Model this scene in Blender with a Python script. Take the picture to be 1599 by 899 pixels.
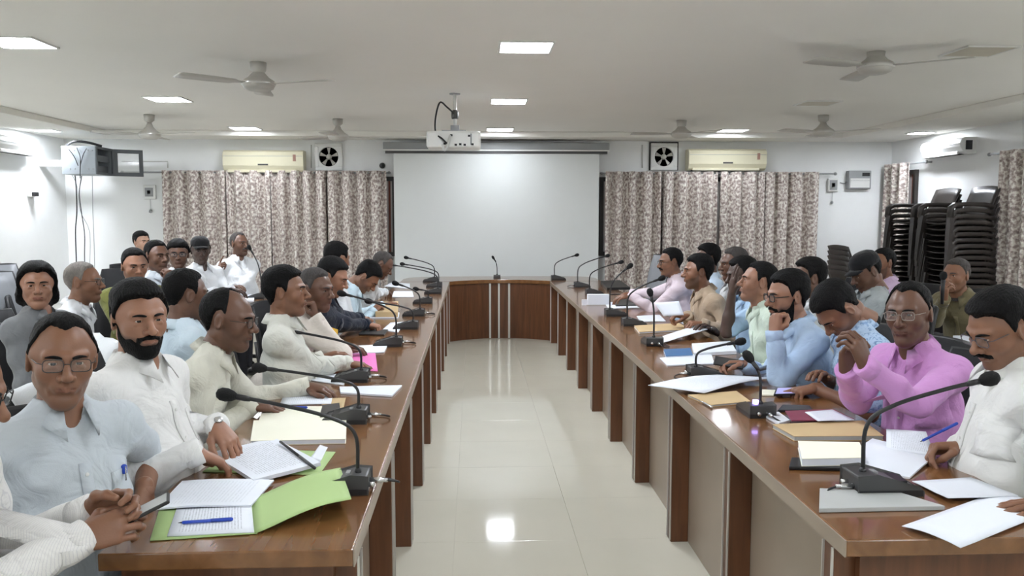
import bpy, bmesh, math, random
import numpy as np
from mathutils import Vector, Matrix
random.seed(7); np.random.seed(7)
for o in list(bpy.data.objects): bpy.data.objects.remove(o)
scene = bpy.context.scene
COL = scene.collection
R = math.radians
# ------------------------------------------------------------------ camera, world, exposure
F_PX, CAM_H = 1300.0, 1.594
cam_d = bpy.data.cameras.new('camera'); cam = bpy.data.objects.new('camera', cam_d); COL.objects.link(cam)
cam_d.sensor_width = 36.0; cam_d.lens = F_PX/1599*36.0; cam_d.clip_start = .05
cam.location = (0, 0, CAM_H)
cam.rotation_euler = (R(90-5.06), 0, R(-2.64))
scene.camera = cam
world = bpy.data.worlds.new('world'); scene.world = world; world.use_nodes = True
world.node_tree.nodes['Background'].inputs[0].default_value = (.8, .85, .9, 1)
world.node_tree.nodes['Background'].inputs[1].default_value = .3
vs = scene.view_settings
vs.view_transform = 'Standard'; vs.look = 'None'; vs.gamma = 1; vs.exposure = 0.1; vs.use_curve_mapping = False
PANEL_E = 134.0
CAMR = np.array(cam.rotation_euler.to_matrix())
def P(px, py, z=None, d=None):
    """photo pixel -> point of the room on the level z or at the depth d"""
    v = CAMR @ np.array([(px-799.5)/F_PX, (449.5-py)/F_PX, -1.0])
    t = (z-CAM_H)/v[2] if z is not None else d/v[1]
    return np.array([v[0]*t, v[1]*t, CAM_H+v[2]*t])
# ------------------------------------------------------------------ materials
def lin(c):
    return tuple(((x/255)/12.92 if x/255 <= .04045 else ((x/255+.055)/1.055)**2.4) for x in c)+(1,)
MATS = {}
def mat(name, rgb=(128,128,128), rough=.6, metal=0, spec=.5, var=.06, vscale=6, bump=0, bscale=60, emit=None, alpha=1, coat=0, fn=None, stretch=None, trans=0):
    if name in MATS: return MATS[name]
    m = bpy.data.materials.new(name); m.use_nodes = True; MATS[name] = m
    nt = m.node_tree; b = nt.nodes['Principled BSDF']; N = nt.nodes.new; L = nt.links.new
    b.inputs['Roughness'].default_value = rough; b.inputs['Metallic'].default_value = metal
    b.inputs['Specular IOR Level'].default_value = spec; b.inputs['Alpha'].default_value = alpha
    b.inputs['Coat Weight'].default_value = coat; b.inputs['Coat Roughness'].default_value = .08
    b.inputs['Transmission Weight'].default_value = trans
    tc = N('ShaderNodeTexCoord'); mp = N('ShaderNodeMapping'); L(tc.outputs['Object'], mp.inputs[0])
    if stretch: mp.inputs['Scale'].default_value = stretch
    if emit:
        b.inputs['Emission Color'].default_value = lin(rgb); b.inputs['Emission Strength'].default_value = emit
    nz = N('ShaderNodeTexNoise'); nz.inputs['Scale'].default_value = vscale; nz.inputs['Detail'].default_value = 4
    L(mp.outputs[0], nz.inputs['Vector'])
    c = lin(rgb); mx = N('ShaderNodeMix'); mx.data_type = 'RGBA'
    mx.inputs[6].default_value = tuple(max(0, x*(1-var*1.6)) for x in c[:3])+(1,)
    mx.inputs[7].default_value = tuple(min(1, x*(1+var*1.6)) for x in c[:3])+(1,)
    L(nz.outputs[0], mx.inputs[0]); L(mx.outputs[2], b.inputs['Base Color'])
    if bump:
        n2 = N('ShaderNodeTexNoise'); n2.inputs['Scale'].default_value = bscale; n2.inputs['Detail'].default_value = 5
        L(mp.outputs[0], n2.inputs['Vector']); bp = N('ShaderNodeBump'); bp.inputs['Strength'].default_value = bump
        bp.inputs['Distance'].default_value = .01
        L(n2.outputs[0], bp.inputs['Height']); L(bp.outputs[0], b.inputs['Normal'])
    if fn: fn(nt, b, mx.outputs[2], tc, N, L)
    return m
def wood_fn(nt, b, col, tc, N, L):
    mp = N('ShaderNodeMapping'); mp.inputs['Scale'].default_value = (5, .35, 5); L(tc.outputs['Object'], mp.inputs[0])
    n = N('ShaderNodeTexNoise'); n.inputs['Scale'].default_value = 3; n.inputs['Detail'].default_value = 8; n.inputs['Distortion'].default_value = .6
    L(mp.outputs[0], n.inputs['Vector'])
    r = N('ShaderNodeValToRGB'); r.color_ramp.elements[0].position = .35; r.color_ramp.elements[1].position = .68
    r.color_ramp.elements[0].color = lin((106, 70, 39)); r.color_ramp.elements[1].color = lin((130, 89, 52))
    L(n.outputs[0], r.inputs[0]); L(r.outputs[0], b.inputs['Base Color'])
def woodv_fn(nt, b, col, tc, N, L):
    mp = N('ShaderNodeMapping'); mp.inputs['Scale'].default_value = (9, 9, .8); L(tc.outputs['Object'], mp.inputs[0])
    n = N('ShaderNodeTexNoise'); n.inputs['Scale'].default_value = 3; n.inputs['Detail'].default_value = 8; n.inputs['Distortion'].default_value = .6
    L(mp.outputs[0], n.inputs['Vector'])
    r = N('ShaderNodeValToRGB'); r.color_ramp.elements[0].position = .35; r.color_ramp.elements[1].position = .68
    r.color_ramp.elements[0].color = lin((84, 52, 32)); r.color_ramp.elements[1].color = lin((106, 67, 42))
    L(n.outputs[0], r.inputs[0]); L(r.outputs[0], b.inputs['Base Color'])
def curtain_fn(nt, b, col, tc, N, L):
    v = N('ShaderNodeTexVoronoi'); v.inputs['Scale'].default_value = 17; L(tc.outputs['UV'], v.inputs['Vector'])
    n = N('ShaderNodeTexNoise'); n.inputs['Scale'].default_value = 24; n.inputs['Detail'].default_value = 3; L(tc.outputs['UV'], n.inputs['Vector'])
    r = N('ShaderNodeValToRGB'); e = r.color_ramp.elements
    e[0].position = .40; e[0].color = lin((158, 142, 136)); e[1].position = .62; e[1].color = lin((238, 234, 226))
    x = e.new(.50); x.color = lin((204, 192, 184)); L(n.outputs[0], r.inputs[0])
    r2 = N('ShaderNodeValToRGB'); r2.color_ramp.interpolation = 'CONSTANT'; e2 = r2.color_ramp.elements
    e2[0].color = lin((120, 92, 84)); e2[1].position = .30; e2[1].color = (1, 1, 1, 1)
    L(v.outputs['Distance'], r2.inputs[0])
    m = N('ShaderNodeMix'); m.data_type = 'RGBA'; m.blend_type = 'MULTIPLY'; m.inputs[0].default_value = .4
    L(r.outputs[0], m.inputs[6]); L(r2.outputs[0], m.inputs[7]); L(m.outputs[2], b.inputs['Base Color'])
def print_fn(dens):
    def fn(nt, b, col, tc, N, L):
        sp = N('ShaderNodeSeparateXYZ'); L(tc.outputs['UV'], sp.inputs[0])
        w = N('ShaderNodeMath'); w.operation = 'MULTIPLY'; w.inputs[1].default_value = 26; L(sp.outputs[1], w.inputs[0])
        fr = N('ShaderNodeMath'); fr.operation = 'FRACT'; L(w.outputs[0], fr.inputs[0])
        ln = N('ShaderNodeMath'); ln.operation = 'LESS_THAN'; ln.inputs[1].default_value = .42; L(fr.outputs[0], ln.inputs[0])
        mp = N('ShaderNodeMapping'); mp.inputs['Scale'].default_value = (40, 26, 1); L(tc.outputs['UV'], mp.inputs[0])
        n = N('ShaderNodeTexNoise'); n.inputs['Scale'].default_value = 1.6; L(mp.outputs[0], n.inputs['Vector'])
        g = N('ShaderNodeMath'); g.operation = 'GREATER_THAN'; g.inputs[1].default_value = .47; L(n.outputs[0], g.inputs[0])
        k = N('ShaderNodeMath'); k.operation = 'MULTIPLY'; L(ln.outputs[0], k.inputs[0]); L(g.outputs[0], k.inputs[1])
        for ax, lo, hi in ((0, .1, .9), (1, .12, .88)):
            a = N('ShaderNodeMath'); a.operation = 'GREATER_THAN'; a.inputs[1].default_value = lo; L(sp.outputs[ax], a.inputs[0])
            c = N('ShaderNodeMath'); c.operation = 'LESS_THAN'; c.inputs[1].default_value = hi; L(sp.outputs[ax], c.inputs[0])
            for t in (a, c):
                k2 = N('ShaderNodeMath'); k2.operation = 'MULTIPLY'; L(k.outputs[0], k2.inputs[0]); L(t.outputs[0], k2.inputs[1]); k = k2
        s = N('ShaderNodeMath'); s.operation = 'MULTIPLY'; s.inputs[1].default_value = dens; L(k.outputs[0], s.inputs[0])
        m = N('ShaderNodeMix'); m.data_type = 'RGBA'; m.inputs[7].default_value = lin((90, 92, 105)); L(s.outputs[0], m.inputs[0])
        L(col, m.inputs[6]); L(m.outputs[2], b.inputs['Base Color'])
    return fn
M = dict(
 wall=mat('wall_paint', (247, 248, 247), .75, var=.015, bump=.03, bscale=90),
 ceil=mat('ceiling_paint', (246, 244, 239), .8, var=.02, vscale=1.2),
 soffit=mat('soffit_paint', (244, 242, 236), .8, var=.02),
 tile=mat('vitrified_tile', (194, 190, 175), .07, var=.03, vscale=2.5, spec=.5),
 grout=mat('tile_grout', (180, 176, 162), .7),
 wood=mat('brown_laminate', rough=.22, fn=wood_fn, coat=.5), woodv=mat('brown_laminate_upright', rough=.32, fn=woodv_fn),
 taupe=mat('taupe_laminate', (150, 136, 120), .35, var=.05), chrome=mat('brushed_trim', (205, 203, 198), .3, metal=.6),
 black=mat('black_plastic', (26, 26, 28), .42), dark=mat('charcoal_plastic', (62, 62, 62), .4), foam=mat('black_foam', (16, 16, 17), .95, bump=.4, bscale=300),
 white=mat('white_plastic', (232, 232, 228), .35, var=.02), cream=mat('cream_plastic', (226, 220, 192), .3, var=.02),
 grey=mat('grey_plastic', (150, 152, 152), .45), metal=mat('fan_metal', (198, 195, 188), .4, metal=.2), screen=mat('screen_cloth', (224, 227, 225), .85, var=.01),
 cable=mat('black_cable', (30, 30, 32), .6), cablew=mat('white_cable', (205, 205, 200), .6),
 curtain=mat('floral_curtain', rough=.9, fn=curtain_fn), frame=mat('dark_window_frame', (44, 40, 38), .4), frost=mat('frosted_pane', (206, 200, 196), .25),
 redbar=mat('red_brown_bar', (140, 76, 58), .5),
 paper=mat('paper', (228, 232, 240), .75, var=.01), printed=mat('printed_paper', (228, 232, 240), .75, var=.01, fn=print_fn(.38)),
 faint=mat('faint_print_paper', (228, 232, 240), .75, var=.01, fn=print_fn(.16)),
 ivory=mat('ivory_paper', (238, 236, 218), .75, var=.02), green=mat('green_card', (170, 196, 132), .7, var=.03), tan=mat('tan_card', (196, 170, 128), .75, var=.05),
 pink=mat('pink_paper', (232, 120, 190), .7, var=.03), maroon=mat('maroon_card', (132, 56, 78), .5), blue=mat('blue_card', (62, 108, 156), .5),
 penblue=mat('blue_pen', (38, 72, 176), .35), greycard=mat('grey_card', (178, 180, 178), .5), lilacpr=mat('lilac_screen', (176, 172, 226), .2, emit=.25),
 diff=mat('lit_diffuser', (240, 246, 255), .5, emit=PANEL_E, var=0), diff2=mat('lit_diffuser_far', (240, 246, 255), .5, emit=PANEL_E*.27, var=0), diff3=mat('lit_diffuser_soffit', (240, 246, 255), .5, emit=PANEL_E*1.3, var=0), diff4=mat('lit_diffuser_unseen', (240, 246, 255), .5, emit=PANEL_E*.5, var=0), diffoff=mat('unlit_diffuser', (205, 198, 182), .4),
 led=mat('violet_led', (170, 150, 255), .3, emit=6.0), chairb=mat('brown_black_plastic_chair', (52, 47, 44), .38, var=.08),
 mesh=mat('black_mesh_fabric', (30, 30, 32), .85, bump=.3, bscale=400), seatf=mat('black_seat_fabric', (24, 24, 26), .9, bump=.2, bscale=300),
 towel=mat('white_towel', (232, 235, 238), .95, bump=.4, bscale=220, var=.02), leather=mat('grey_leather', (128, 130, 134), .45, bump=.15, bscale=80),
 rack=mat('rack_grey', (150, 156, 160), .4), rackd=mat('rack_dark', (84, 88, 92), .4), glass=mat('clear_glass', (235, 240, 240), .05, alpha=.25, spec=.6),
 sticker=mat('energy_sticker', (168, 128, 112), .5), shadowgap=mat('vent_black', (34, 34, 36), .7), silver=mat('silver_metal', (190, 190, 190), .25, metal=.9),
 gold=mat('gold_metal', (206, 160, 80), .25, metal=.9), redth=mat('red_thread', (190, 50, 40), .8), brownleather=mat('brown_strap', (72, 46, 34), .6))
# ------------------------------------------------------------------ mesh helpers
def mesh(name, v, f, m=None, parent=None, smooth=False, uv=None, bevel=0, solid=0, loc=None, subsurf=0):
    me = bpy.data.meshes.new(name); v = np.asarray(v, float)
    me.from_pydata([tuple(x) for x in v], [], [tuple(int(i) for i in q) for q in f]); me.update()
    if m: me.materials.append(m)
    if smooth: me.polygons.foreach_set('use_smooth', [True]*len(me.polygons))
    if uv is not None:
        ul = me.uv_layers.new(name='uv'); idx = np.empty(len(me.loops), int); me.loops.foreach_get('vertex_index', idx)
        ul.data.foreach_set('uv', np.asarray(uv, float)[idx].ravel())
    return link(name, me, parent, bevel, solid, loc, subsurf)
def link(name, me, parent=None, bevel=0, solid=0, loc=None, subsurf=0):
    o = bpy.data.objects.new(name, me); COL.objects.link(o)
    if parent: o.parent = parent
    if loc is not None: o.location = loc
    if solid:
        s = o.modifiers.new('solid', 'SOLIDIFY'); s.thickness = solid; s.offset = 0
    if subsurf:
        s = o.modifiers.new('sub', 'SUBSURF'); s.levels = s.render_levels = subsurf
    if bevel:
        b = o.modifiers.new('bevel', 'BEVEL'); b.width = bevel; b.segments = 2; b.limit_method = 'ANGLE'
    return o
def empty(name, loc=(0, 0, 0), rz=0):
    o = bpy.data.objects.new(name, None); COL.objects.link(o); o.location = tuple(float(x) for x in loc); o.rotation_euler = (0, 0, rz); o.empty_display_size = .1
    return o
def tag(o, label, cat, group=None):
    o['label'] = label; o['category'] = cat
    if group: o['group'] = group
    return o
def struct(o): o['kind'] = 'structure'; return o
def copy_tree(o, parent=None):
    c = o.copy(); COL.objects.link(c); c.parent = parent
    for ch in o.children: copy_tree(ch, c)
    return c
BF = [(0,3,2,1),(4,5,6,7),(0,1,5,4),(1,2,6,5),(2,3,7,6),(3,0,4,7)]
def bx(x0, x1, y0, y1, z0, z1):
    return [(x0,y0,z0),(x1,y0,z0),(x1,y1,z0),(x0,y1,z0),(x0,y0,z1),(x1,y0,z1),(x1,y1,z1),(x0,y1,z1)], list(BF)
def cat_(*ms):
    V, Fc, n = [], [], 0
    for v, f in ms:
        V += [tuple(x) for x in v]; Fc += [tuple(i+n for i in q) for q in f]; n += len(v)
    return V, Fc
def tube(pts, r, n=8, cap=True):
    pts = [np.asarray(p, float) for p in pts]; k = len(pts); rr = r if hasattr(r, '__len__') else [r]*k
    V, Fc = [], []; prev = None
    for i, p in enumerate(pts):
        t = pts[min(i+1, k-1)]-pts[max(i-1, 0)]; t = t/(np.linalg.norm(t)+1e-9)
        if prev is None:
            a = np.array([0, 0, 1.]) if abs(t[2]) < .9 else np.array([1., 0, 0]); u = np.cross(t, a)
        else: u = prev-t*np.dot(prev, t)
        u /= np.linalg.norm(u)+1e-9; prev = u; w = np.cross(t, u)
        for j in range(n):
            q = 2*math.pi*j/n; V.append(p+(u*math.cos(q)+w*math.sin(q))*rr[i])
    for i in range(k-1):
        for j in range(n): Fc.append((i*n+j, i*n+(j+1) % n, (i+1)*n+(j+1) % n, (i+1)*n+j))
    if cap: Fc.append(tuple(range(n))[::-1]); Fc.append(tuple(range((k-1)*n, k*n)))
    return V, Fc
def lathe(prof, n=16, c=(0, 0, 0), ax=None):
    V, Fc = [], []; k = len(prof); c = np.asarray(c, float)
    if ax is None: e1, e2, e3 = np.eye(3)
    else:
        e3 = np.asarray(ax, float)/np.linalg.norm(ax); a = np.array([0, 0, 1.]) if abs(e3[2]) < .9 else np.array([1., 0, 0])
        e1 = np.cross(a, e3); e1 /= np.linalg.norm(e1); e2 = np.cross(e3, e1)
    for r, z in prof:
        for j in range(n):
            q = 2*math.pi*j/n; V.append(c+e1*r*math.cos(q)+e2*r*math.sin(q)+e3*z)
    for i in range(k-1):
        for j in range(n): Fc.append((i*n+j, i*n+(j+1) % n, (i+1)*n+(j+1) % n, (i+1)*n+j))
    Fc.append(tuple(range(n))[::-1]); Fc.append(tuple(range((k-1)*n, k*n)))
    return V, Fc
def prism(poly, z0, z1):
    n = len(poly); V = [(x, y, z0) for x, y in poly]+[(x, y, z1) for x, y in poly]
    return V, [tuple(range(n))[::-1], tuple(range(n, 2*n))]+[(i, (i+1) % n, n+(i+1) % n, n+i) for i in range(n)]
def gridf(nu, nv):
    return [(i*(nv)+j, (i+1)*nv+j, (i+1)*nv+j+1, i*nv+j+1) for i in range(nu-1) for j in range(nv-1)]
def spline(pts, n=14):
    pts = [np.asarray(p, float) for p in pts]; out = []
    q = [2*pts[0]-pts[1]]+pts+[2*pts[-1]-pts[-2]]
    for i in range(1, len(q)-2):
        for k in range(n):
            t = k/n; a, b, c, d = q[i-1:i+3]
            out.append(.5*((2*b)+(c-a)*t+(2*a-5*b+4*c-d)*t*t+(3*b-a-3*c+d)*t**3))
    out.append(pts[-1]); return out
# ------------------------------------------------------------------ room shell
XL, XR, YB, YF, H0, H1 = -5.65, 6.05, 11.9, -3.2, 2.63, 2.70
SXL, SXR, SYB = -4.83, 5.05, 11.3
fl = struct(mesh('floor', *bx(XL-.2, XR+.2, YF-.2, YB+.2, -.2, -.004), M['grout']))
T = .6; OX, OY = -.10, .35; G = .0005
tile_me = None
def tile_v(): 
    h = T/2-G; e = .0006
    v = [(-h,-h,-.01),(h,-h,-.01),(h,h,-.01),(-h,h,-.01),(-h,-h,-e),(h,-h,-e),(h,h,-e),(-h,h,-e),(-h+e,-h+e,0),(h-e,-h+e,0),(h-e,h-e,0),(-h+e,h-e,0)]
    f = [(0,1,5,4),(1,2,6,5),(2,3,7,6),(3,0,4,7),(4,5,9,8),(5,6,10,9),(6,7,11,10),(7,4,8,11),(8,9,10,11)]
    return v, f
tv, tf = tile_v(); rest = []
for i in range(-10, 11):
    for j in range(-7, 20):
        cx, cy = OX+(i+.5)*T, OY+(j+.5)*T
        if cx-T/2 < XL-.3 or cx+T/2 > XR+.4 or cy+T/2 > YB+.45: continue
        if -1 <= i <= 2 and 2 <= j <= 17:
            if tile_me is None:
                o = mesh('tile', tv, tf, M['tile'], fl, loc=(cx, cy, 0)); tile_me = o.data
            else: link('tile', tile_me, fl, loc=(cx, cy, 0))
        else: rest.append(([(x+cx, y+cy, z) for x, y, z in tv], tf))
o = mesh('tile_field', *cat_(*rest), M['tile'], fl); o['kind'] = 'stuff'
struct(mesh('wall_left', *bx(XL-.2, XL, YF-.2, YB+.2, 0, 3), M['wall']))
struct(mesh('wall_right', *bx(XR, XR+.2, YF-.2, YB+.2, 0, 3), M['wall']))
struct(mesh('wall_back', *bx(XL, XR, YB, YB+.2, 0, 3), M['wall']))
struct(mesh('wall_front', *bx(XL, XR, YF-.2, YF, 0, 3), M['wall']))
struct(mesh('ceiling', *bx(XL, XR, YF, YB, H1, 3), M['ceil']))
struct(mesh('trim_1', *bx(XL, SXL, YF, YB, H0, H1), M['soffit'], bevel=.008))
struct(mesh('trim_2', *bx(SXR, XR, YF, YB, H0, H1), M['soffit'], bevel=.008))
struct(mesh('trim_3', *bx(SXL, SXR, SYB, YB, H0, H1), M['soffit'], bevel=.008))
# skirting
struct(mesh('baseboard_back', *bx(XL, XR, YB-.012, YB, 0, .1), M['tile']))
struct(mesh('baseboard_left', *bx(XL, XL+.012, YF, YB, 0, .1), M['tile']))
struct(mesh('baseboard_right', *bx(XR-.012, XR, YF, YB, 0, .1), M['tile']))
# ------------------------------------------------------------------ ceiling lights
def panel(x, y, z, lit, label, w=.33, dp=.33, group='square ceiling panel lights', dm='diff'):
    t = empty('ceiling_light', (x, y, z)); tag(t, label, 'ceiling light', group)
    o = .018
    fr = cat_(bx(-w/2-o, w/2+o, -dp/2-o, -dp/2, -.012, .0), bx(-w/2-o, w/2+o, dp/2, dp/2+o, -.012, .0), bx(-w/2-o, -w/2, -dp/2, dp/2, -.012, .0), bx(w/2, w/2+o, -dp/2, dp/2, -.012, .0))
    mesh('frame', *fr, M['white'], t, bevel=.003)
    mesh('diffuser', *bx(-w/2, w/2, -dp/2, dp/2, -.008, -.001), M[dm] if lit else M['diffoff'], t)
rown = {5.62: 'nearest', 8.28: 'middle', 11.0: 'farthest'}
coln = {-2.93: 'left', .35: 'centre', 3.43: 'right'}
for y in (-2.3, .3, 2.95, 5.62, 8.28, 11.0):
    for x in (-2.93, .35, 3.43):
        lit = not (x > 3 and y in (5.62, 8.28))
        if y in rown: lb = ('lit' if lit else 'unlit')+' square ceiling panel light, %s in view of the %s row' % (rown[y], coln[x])
        else: lb = 'lit square ceiling panel light of the %s row, added unseen %s' % (coln[x], {2.95: 'just ahead of the camera', .3: 'right above the camera', -2.3: 'behind the camera'}[y])  # unseen rows around the camera, continuing the grid, added to light the hall
        panel(x, y, H1, lit, lb, dm='diff2' if y > 10 else ('diff4' if y < 3 else 'diff'))
for x, lb in ((-5.28, 'lit soffit light beside the left wall air conditioner'), (5.7, 'lit soffit light beside the right wall air conditioner')):
    for k, y in enumerate((10.7 if x < 0 else 10.5, 7.2, 4.0, .8)):
        panel(x, y, H0, True, lb if k == 0 else ('lit soffit light by the %s wall, %s from the back, outside the picture' % ('left' if x < 0 else 'right', ['', 'second', 'third', 'fourth'][k])), .24, .24, 'soffit lights along the side walls', 'diff3')
# ------------------------------------------------------------------ ceiling fans
def fan(px, py, d, rz, label):
    p = P(px, py, d=d); z = p[2]
    t = tag(empty('ceiling_fan', (p[0], p[1], z), R(rz)), label, 'ceiling fan', 'ceiling fans')
    top = H1-z
    mesh('canopy', *lathe([(.02, top-.09), (.055, top-.06), (.06, top-.0)], 16), M['metal'], t, True)
    mesh('rod', *lathe([(.012, .04), (.012, top-.05)], 10), M['metal'], t, True)
    mesh('motor', *lathe([(.0, -.05), (.07, -.05), (.105, -.035), (.12, -.005), (.115, .02), (.075, .045), (.04, .085), (.022, .13)], 24), M['metal'], t, True)
    mesh('band', *lathe([(.118, -.012), (.123, -.006), (.121, .012), (.116, .016)], 24), M['chrome'], t, True)
    for k in range(3):
        a = 2*math.pi*k/3; c, s = math.cos(a), math.sin(a); pts = []
        for r_, w, tl in ((.10, .03, 0), (.17, .035, .002), (.2, .06, .006), (.35, .068, .008), (.52, .074, .008), (.585, .07, .007), (.6, .055, .006)):
            for u in (-1, 1): pts.append((r_*c-u*w*s, r_*s+u*w*c, .0+u*tl))
        mesh('blade', pts, gridf(7, 2), M['metal'], t, True, solid=.004)
fan(404, 131, 6.3, 100, 'ceiling fan hanging near the left row of lights, close to the camera')
fan(1367, 104, 5.7, 82, 'ceiling fan hanging near the right of the ceiling, close to the camera')
fan(234, 210, 9.6, 95, 'small far ceiling fan near the grey equipment rack')
fan(528, 213, 9.9, 25, 'small far ceiling fan in front of the left exhaust fan')
fan(1064, 209, 9.9, 60, 'small far ceiling fan between the right exhaust fan and air conditioner')
fan(1285, 206, 9.3, 80, 'small far ceiling fan at the right above the grey meter box')
# ------------------------------------------------------------------ back wall: windows, curtains, screen
def px_x(px, d): return P(px, 335, d=d)[0]
def window(name, x0, x1, z0, z1, wall='b', xw=0):
    t = struct(empty(name, (0, 0, 0)))
    def B(a0, a1, c0, c1, dp0, dp1):
        return bx(a0, a1, YB-dp1, YB-dp0, c0, c1) if wall == 'b' else bx(XR-dp1, XR-dp0, a0, a1, c0, c1)
    w = .06
    mesh('window_frame', *cat_(B(x0, x1, z0, z0+w, 0, .05), B(x0, x1, z1-w, z1, 0, .05), B(x0, x0+w, z0+w, z1-w, 0, .05), B(x1-w, x1, z0+w, z1-w, 0, .05)), M['frame'], t)
    n = max(1, int(round((x1-x0)/.75))); st = (x1-x0)/n
    for i in range(n):
        mesh('pane', *B(x0+i*st+.03, x0+(i+1)*st-.03, z0+w, z1-w, .008, .016), M['frost'], t)
        if i: mesh('mullion', *B(x0+i*st-.03, x0+i*st+.03, z0+w, z1-w, .0, .045), M['frame'], t)
    for q in (x0+.1, x1-.1): mesh('grille_bar', *B(q-.014, q+.014, z0+w, z1-w, .016, .03), M['redbar'], t)
window('window_1', px_x(300, YB), px_x(620, YB), 1.0, 2.12)
window('window_2', px_x(935, YB), px_x(1262, YB), 1.0, 2.12)
window('window_3', 11.14, 11.82, 1.0, 2.2, 'r')
window('window_4', 8.0, 9.1, 1.0, 2.2, 'r')
def curtain(pa, pb, z0, z1, label, folds, amp=.075, seed=0, group='floral curtains'):
    pa, pb = np.asarray(pa, float), np.asarray(pb, float); L_ = np.linalg.norm(pb-pa); u = (pb-pa)/L_; nrm = np.array([u[1], -u[0]])
    rs = np.random.RandomState(seed); n = folds*10+1; ph = rs.rand(3)*6
    V, UV = [], []; m = 9; arc = 0; last = None
    for i in range(n):
        s = i/(n-1)
        for j in range(m):
            h = j/(m-1); a = amp*(.75+.25*h)
            w = math.sin(2*math.pi*folds*s+ph[0]+.5*math.sin(5*s+ph[1]))*a+.3*a*math.sin(2*math.pi*folds*2.1*s+ph[2]+h*1.5)
            q = pa+u*L_*s+nrm*w; V.append((q[0], q[1], z1+(z0-z1)*h))
        q0 = pa+u*L_*s+nrm*amp*math.sin(2*math.pi*folds*s+ph[0])
        if last is not None: arc += np.linalg.norm(q0-last)
        last = q0
        for j in range(m): UV.append((arc+seed*.37, (z0-z1)*j/(m-1)))
    o = mesh('curtain', V, gridf(n, m), M['curtain'], None, True, uv=UV, solid=.006)
    return tag(o, label, 'curtain', group)
def bc(a, b, lb, folds, seed): curtain((px_x(a, 11.72), 11.72), (px_x(b, 11.72), 11.72), .18, P(700, 267, d=11.72)[2], lb, folds, seed=seed)
bc(257, 354, 'floral curtain hanging leftmost on the back wall, beside the white wall', 4, 1)
bc(355, 424, 'floral curtain under the left half of the left air conditioner', 3, 2)
bc(425, 510, 'floral curtain below the left exhaust fan, right of the left air conditioner', 4, 3)
bc(511, 604, 'floral curtain on the left window, next to the projection screen', 4, 4)
bc(944, 1031, 'floral curtain on the right window, next to the projection screen', 4, 5)
bc(1034, 1120, 'floral curtain below the right exhaust fan and air conditioner edge', 4, 6)
bc(1124, 1193, 'floral curtain under the right part of the right air conditioner', 3, 7)
bc(1194, 1279, 'floral curtain hanging rightmost on the back wall, by the grey boxes', 4, 8)
def rcurt(y0, y1, lb, folds, seed): curtain((XR-.13, y1), (XR-.13, y0), .15, 2.3, lb, folds, .05, seed)
rcurt(11.15, 11.82, 'narrow floral curtain on the right wall near the back corner', 3, 9)
rcurt(8.2, 9.22, 'floral curtain on the right wall at the picture edge, beside stacked chairs', 5, 10)
def rod(a, b, lb):
    a, b = np.array(a), np.array(b); t = tag(empty('curtain_rod', a), lb, 'curtain rod', 'curtain rods'); u = (b-a)/np.linalg.norm(b-a)
    mesh('pole', *tube([(0, 0, 0), b-a], .012), M['grey'], t, True)
    for e, s in (((0, 0, 0), -1), (b-a, 1)):
        mesh('finial', *lathe([(.012, 0), (.022, .012), (.022, .03), (.008, .045)], 10, e, u*s), M['grey'], t, True)
    for k in (.03, .97):
        q = (b-a)*k; dirv = np.array([0, YB-a[1], 0]) if abs(u[0]) > .5 else np.array([XR-a[0], 0, 0])
        mesh('bracket', *tube([q, q+dirv], .008), M['grey'], t, True)
zr = P(700, 270, d=11.78)[2]
rod((px_x(196, 11.78), 11.78, zr), (px_x(606, 11.78), 11.78, zr), 'grey curtain rod over the left window of the back wall')
rod((px_x(941, 11.78), 11.78, zr), (px_x(1300, 11.78), 11.78, zr), 'grey curtain rod over the right window of the back wall')
rod((XR-.1, 11.83, 2.28), (XR-.1, 10.8, 2.28), 'short curtain rod on the right wall near the back corner')
rod((XR-.1, 9.42, 2.28), (XR-.1, 7.9, 2.28), 'curtain rod on the right wall above the edge curtain')
t = tag(empty('projection_screen', (px_x(776, 11.7), 11.66, P(776, 237, d=11.66)[2])), 'large white pull-down projection screen at the back of the hall', 'projection screen')
sw = (px_x(936, 11.66)-px_x(617, 11.66))/2; zb = P(776, 452, d=11.66)[2]-P(776, 237, d=11.66)[2]
mesh('screen_cloth', *bx(-sw, sw, -.004, 0, zb, -.02), M['screen'], t)
hw = (px_x(951, 11.66)-px_x(600, 11.66))/2
mesh('housing', *bx(-hw, hw, -.02, .09, .03, .13), M['grey'], t, bevel=.01)
mesh('roller', *bx(-hw+.03, hw-.03, -.015, .03, -.025, .01), M['dark'], t)
mesh('housing_lip', *bx(-hw, hw, -.03, .05, .01, .03), M['white'], t)
mesh('bottom_bar', *bx(-sw-.02, sw+.02, -.012, .008, zb-.03, zb), M['dark'], t)
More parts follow.
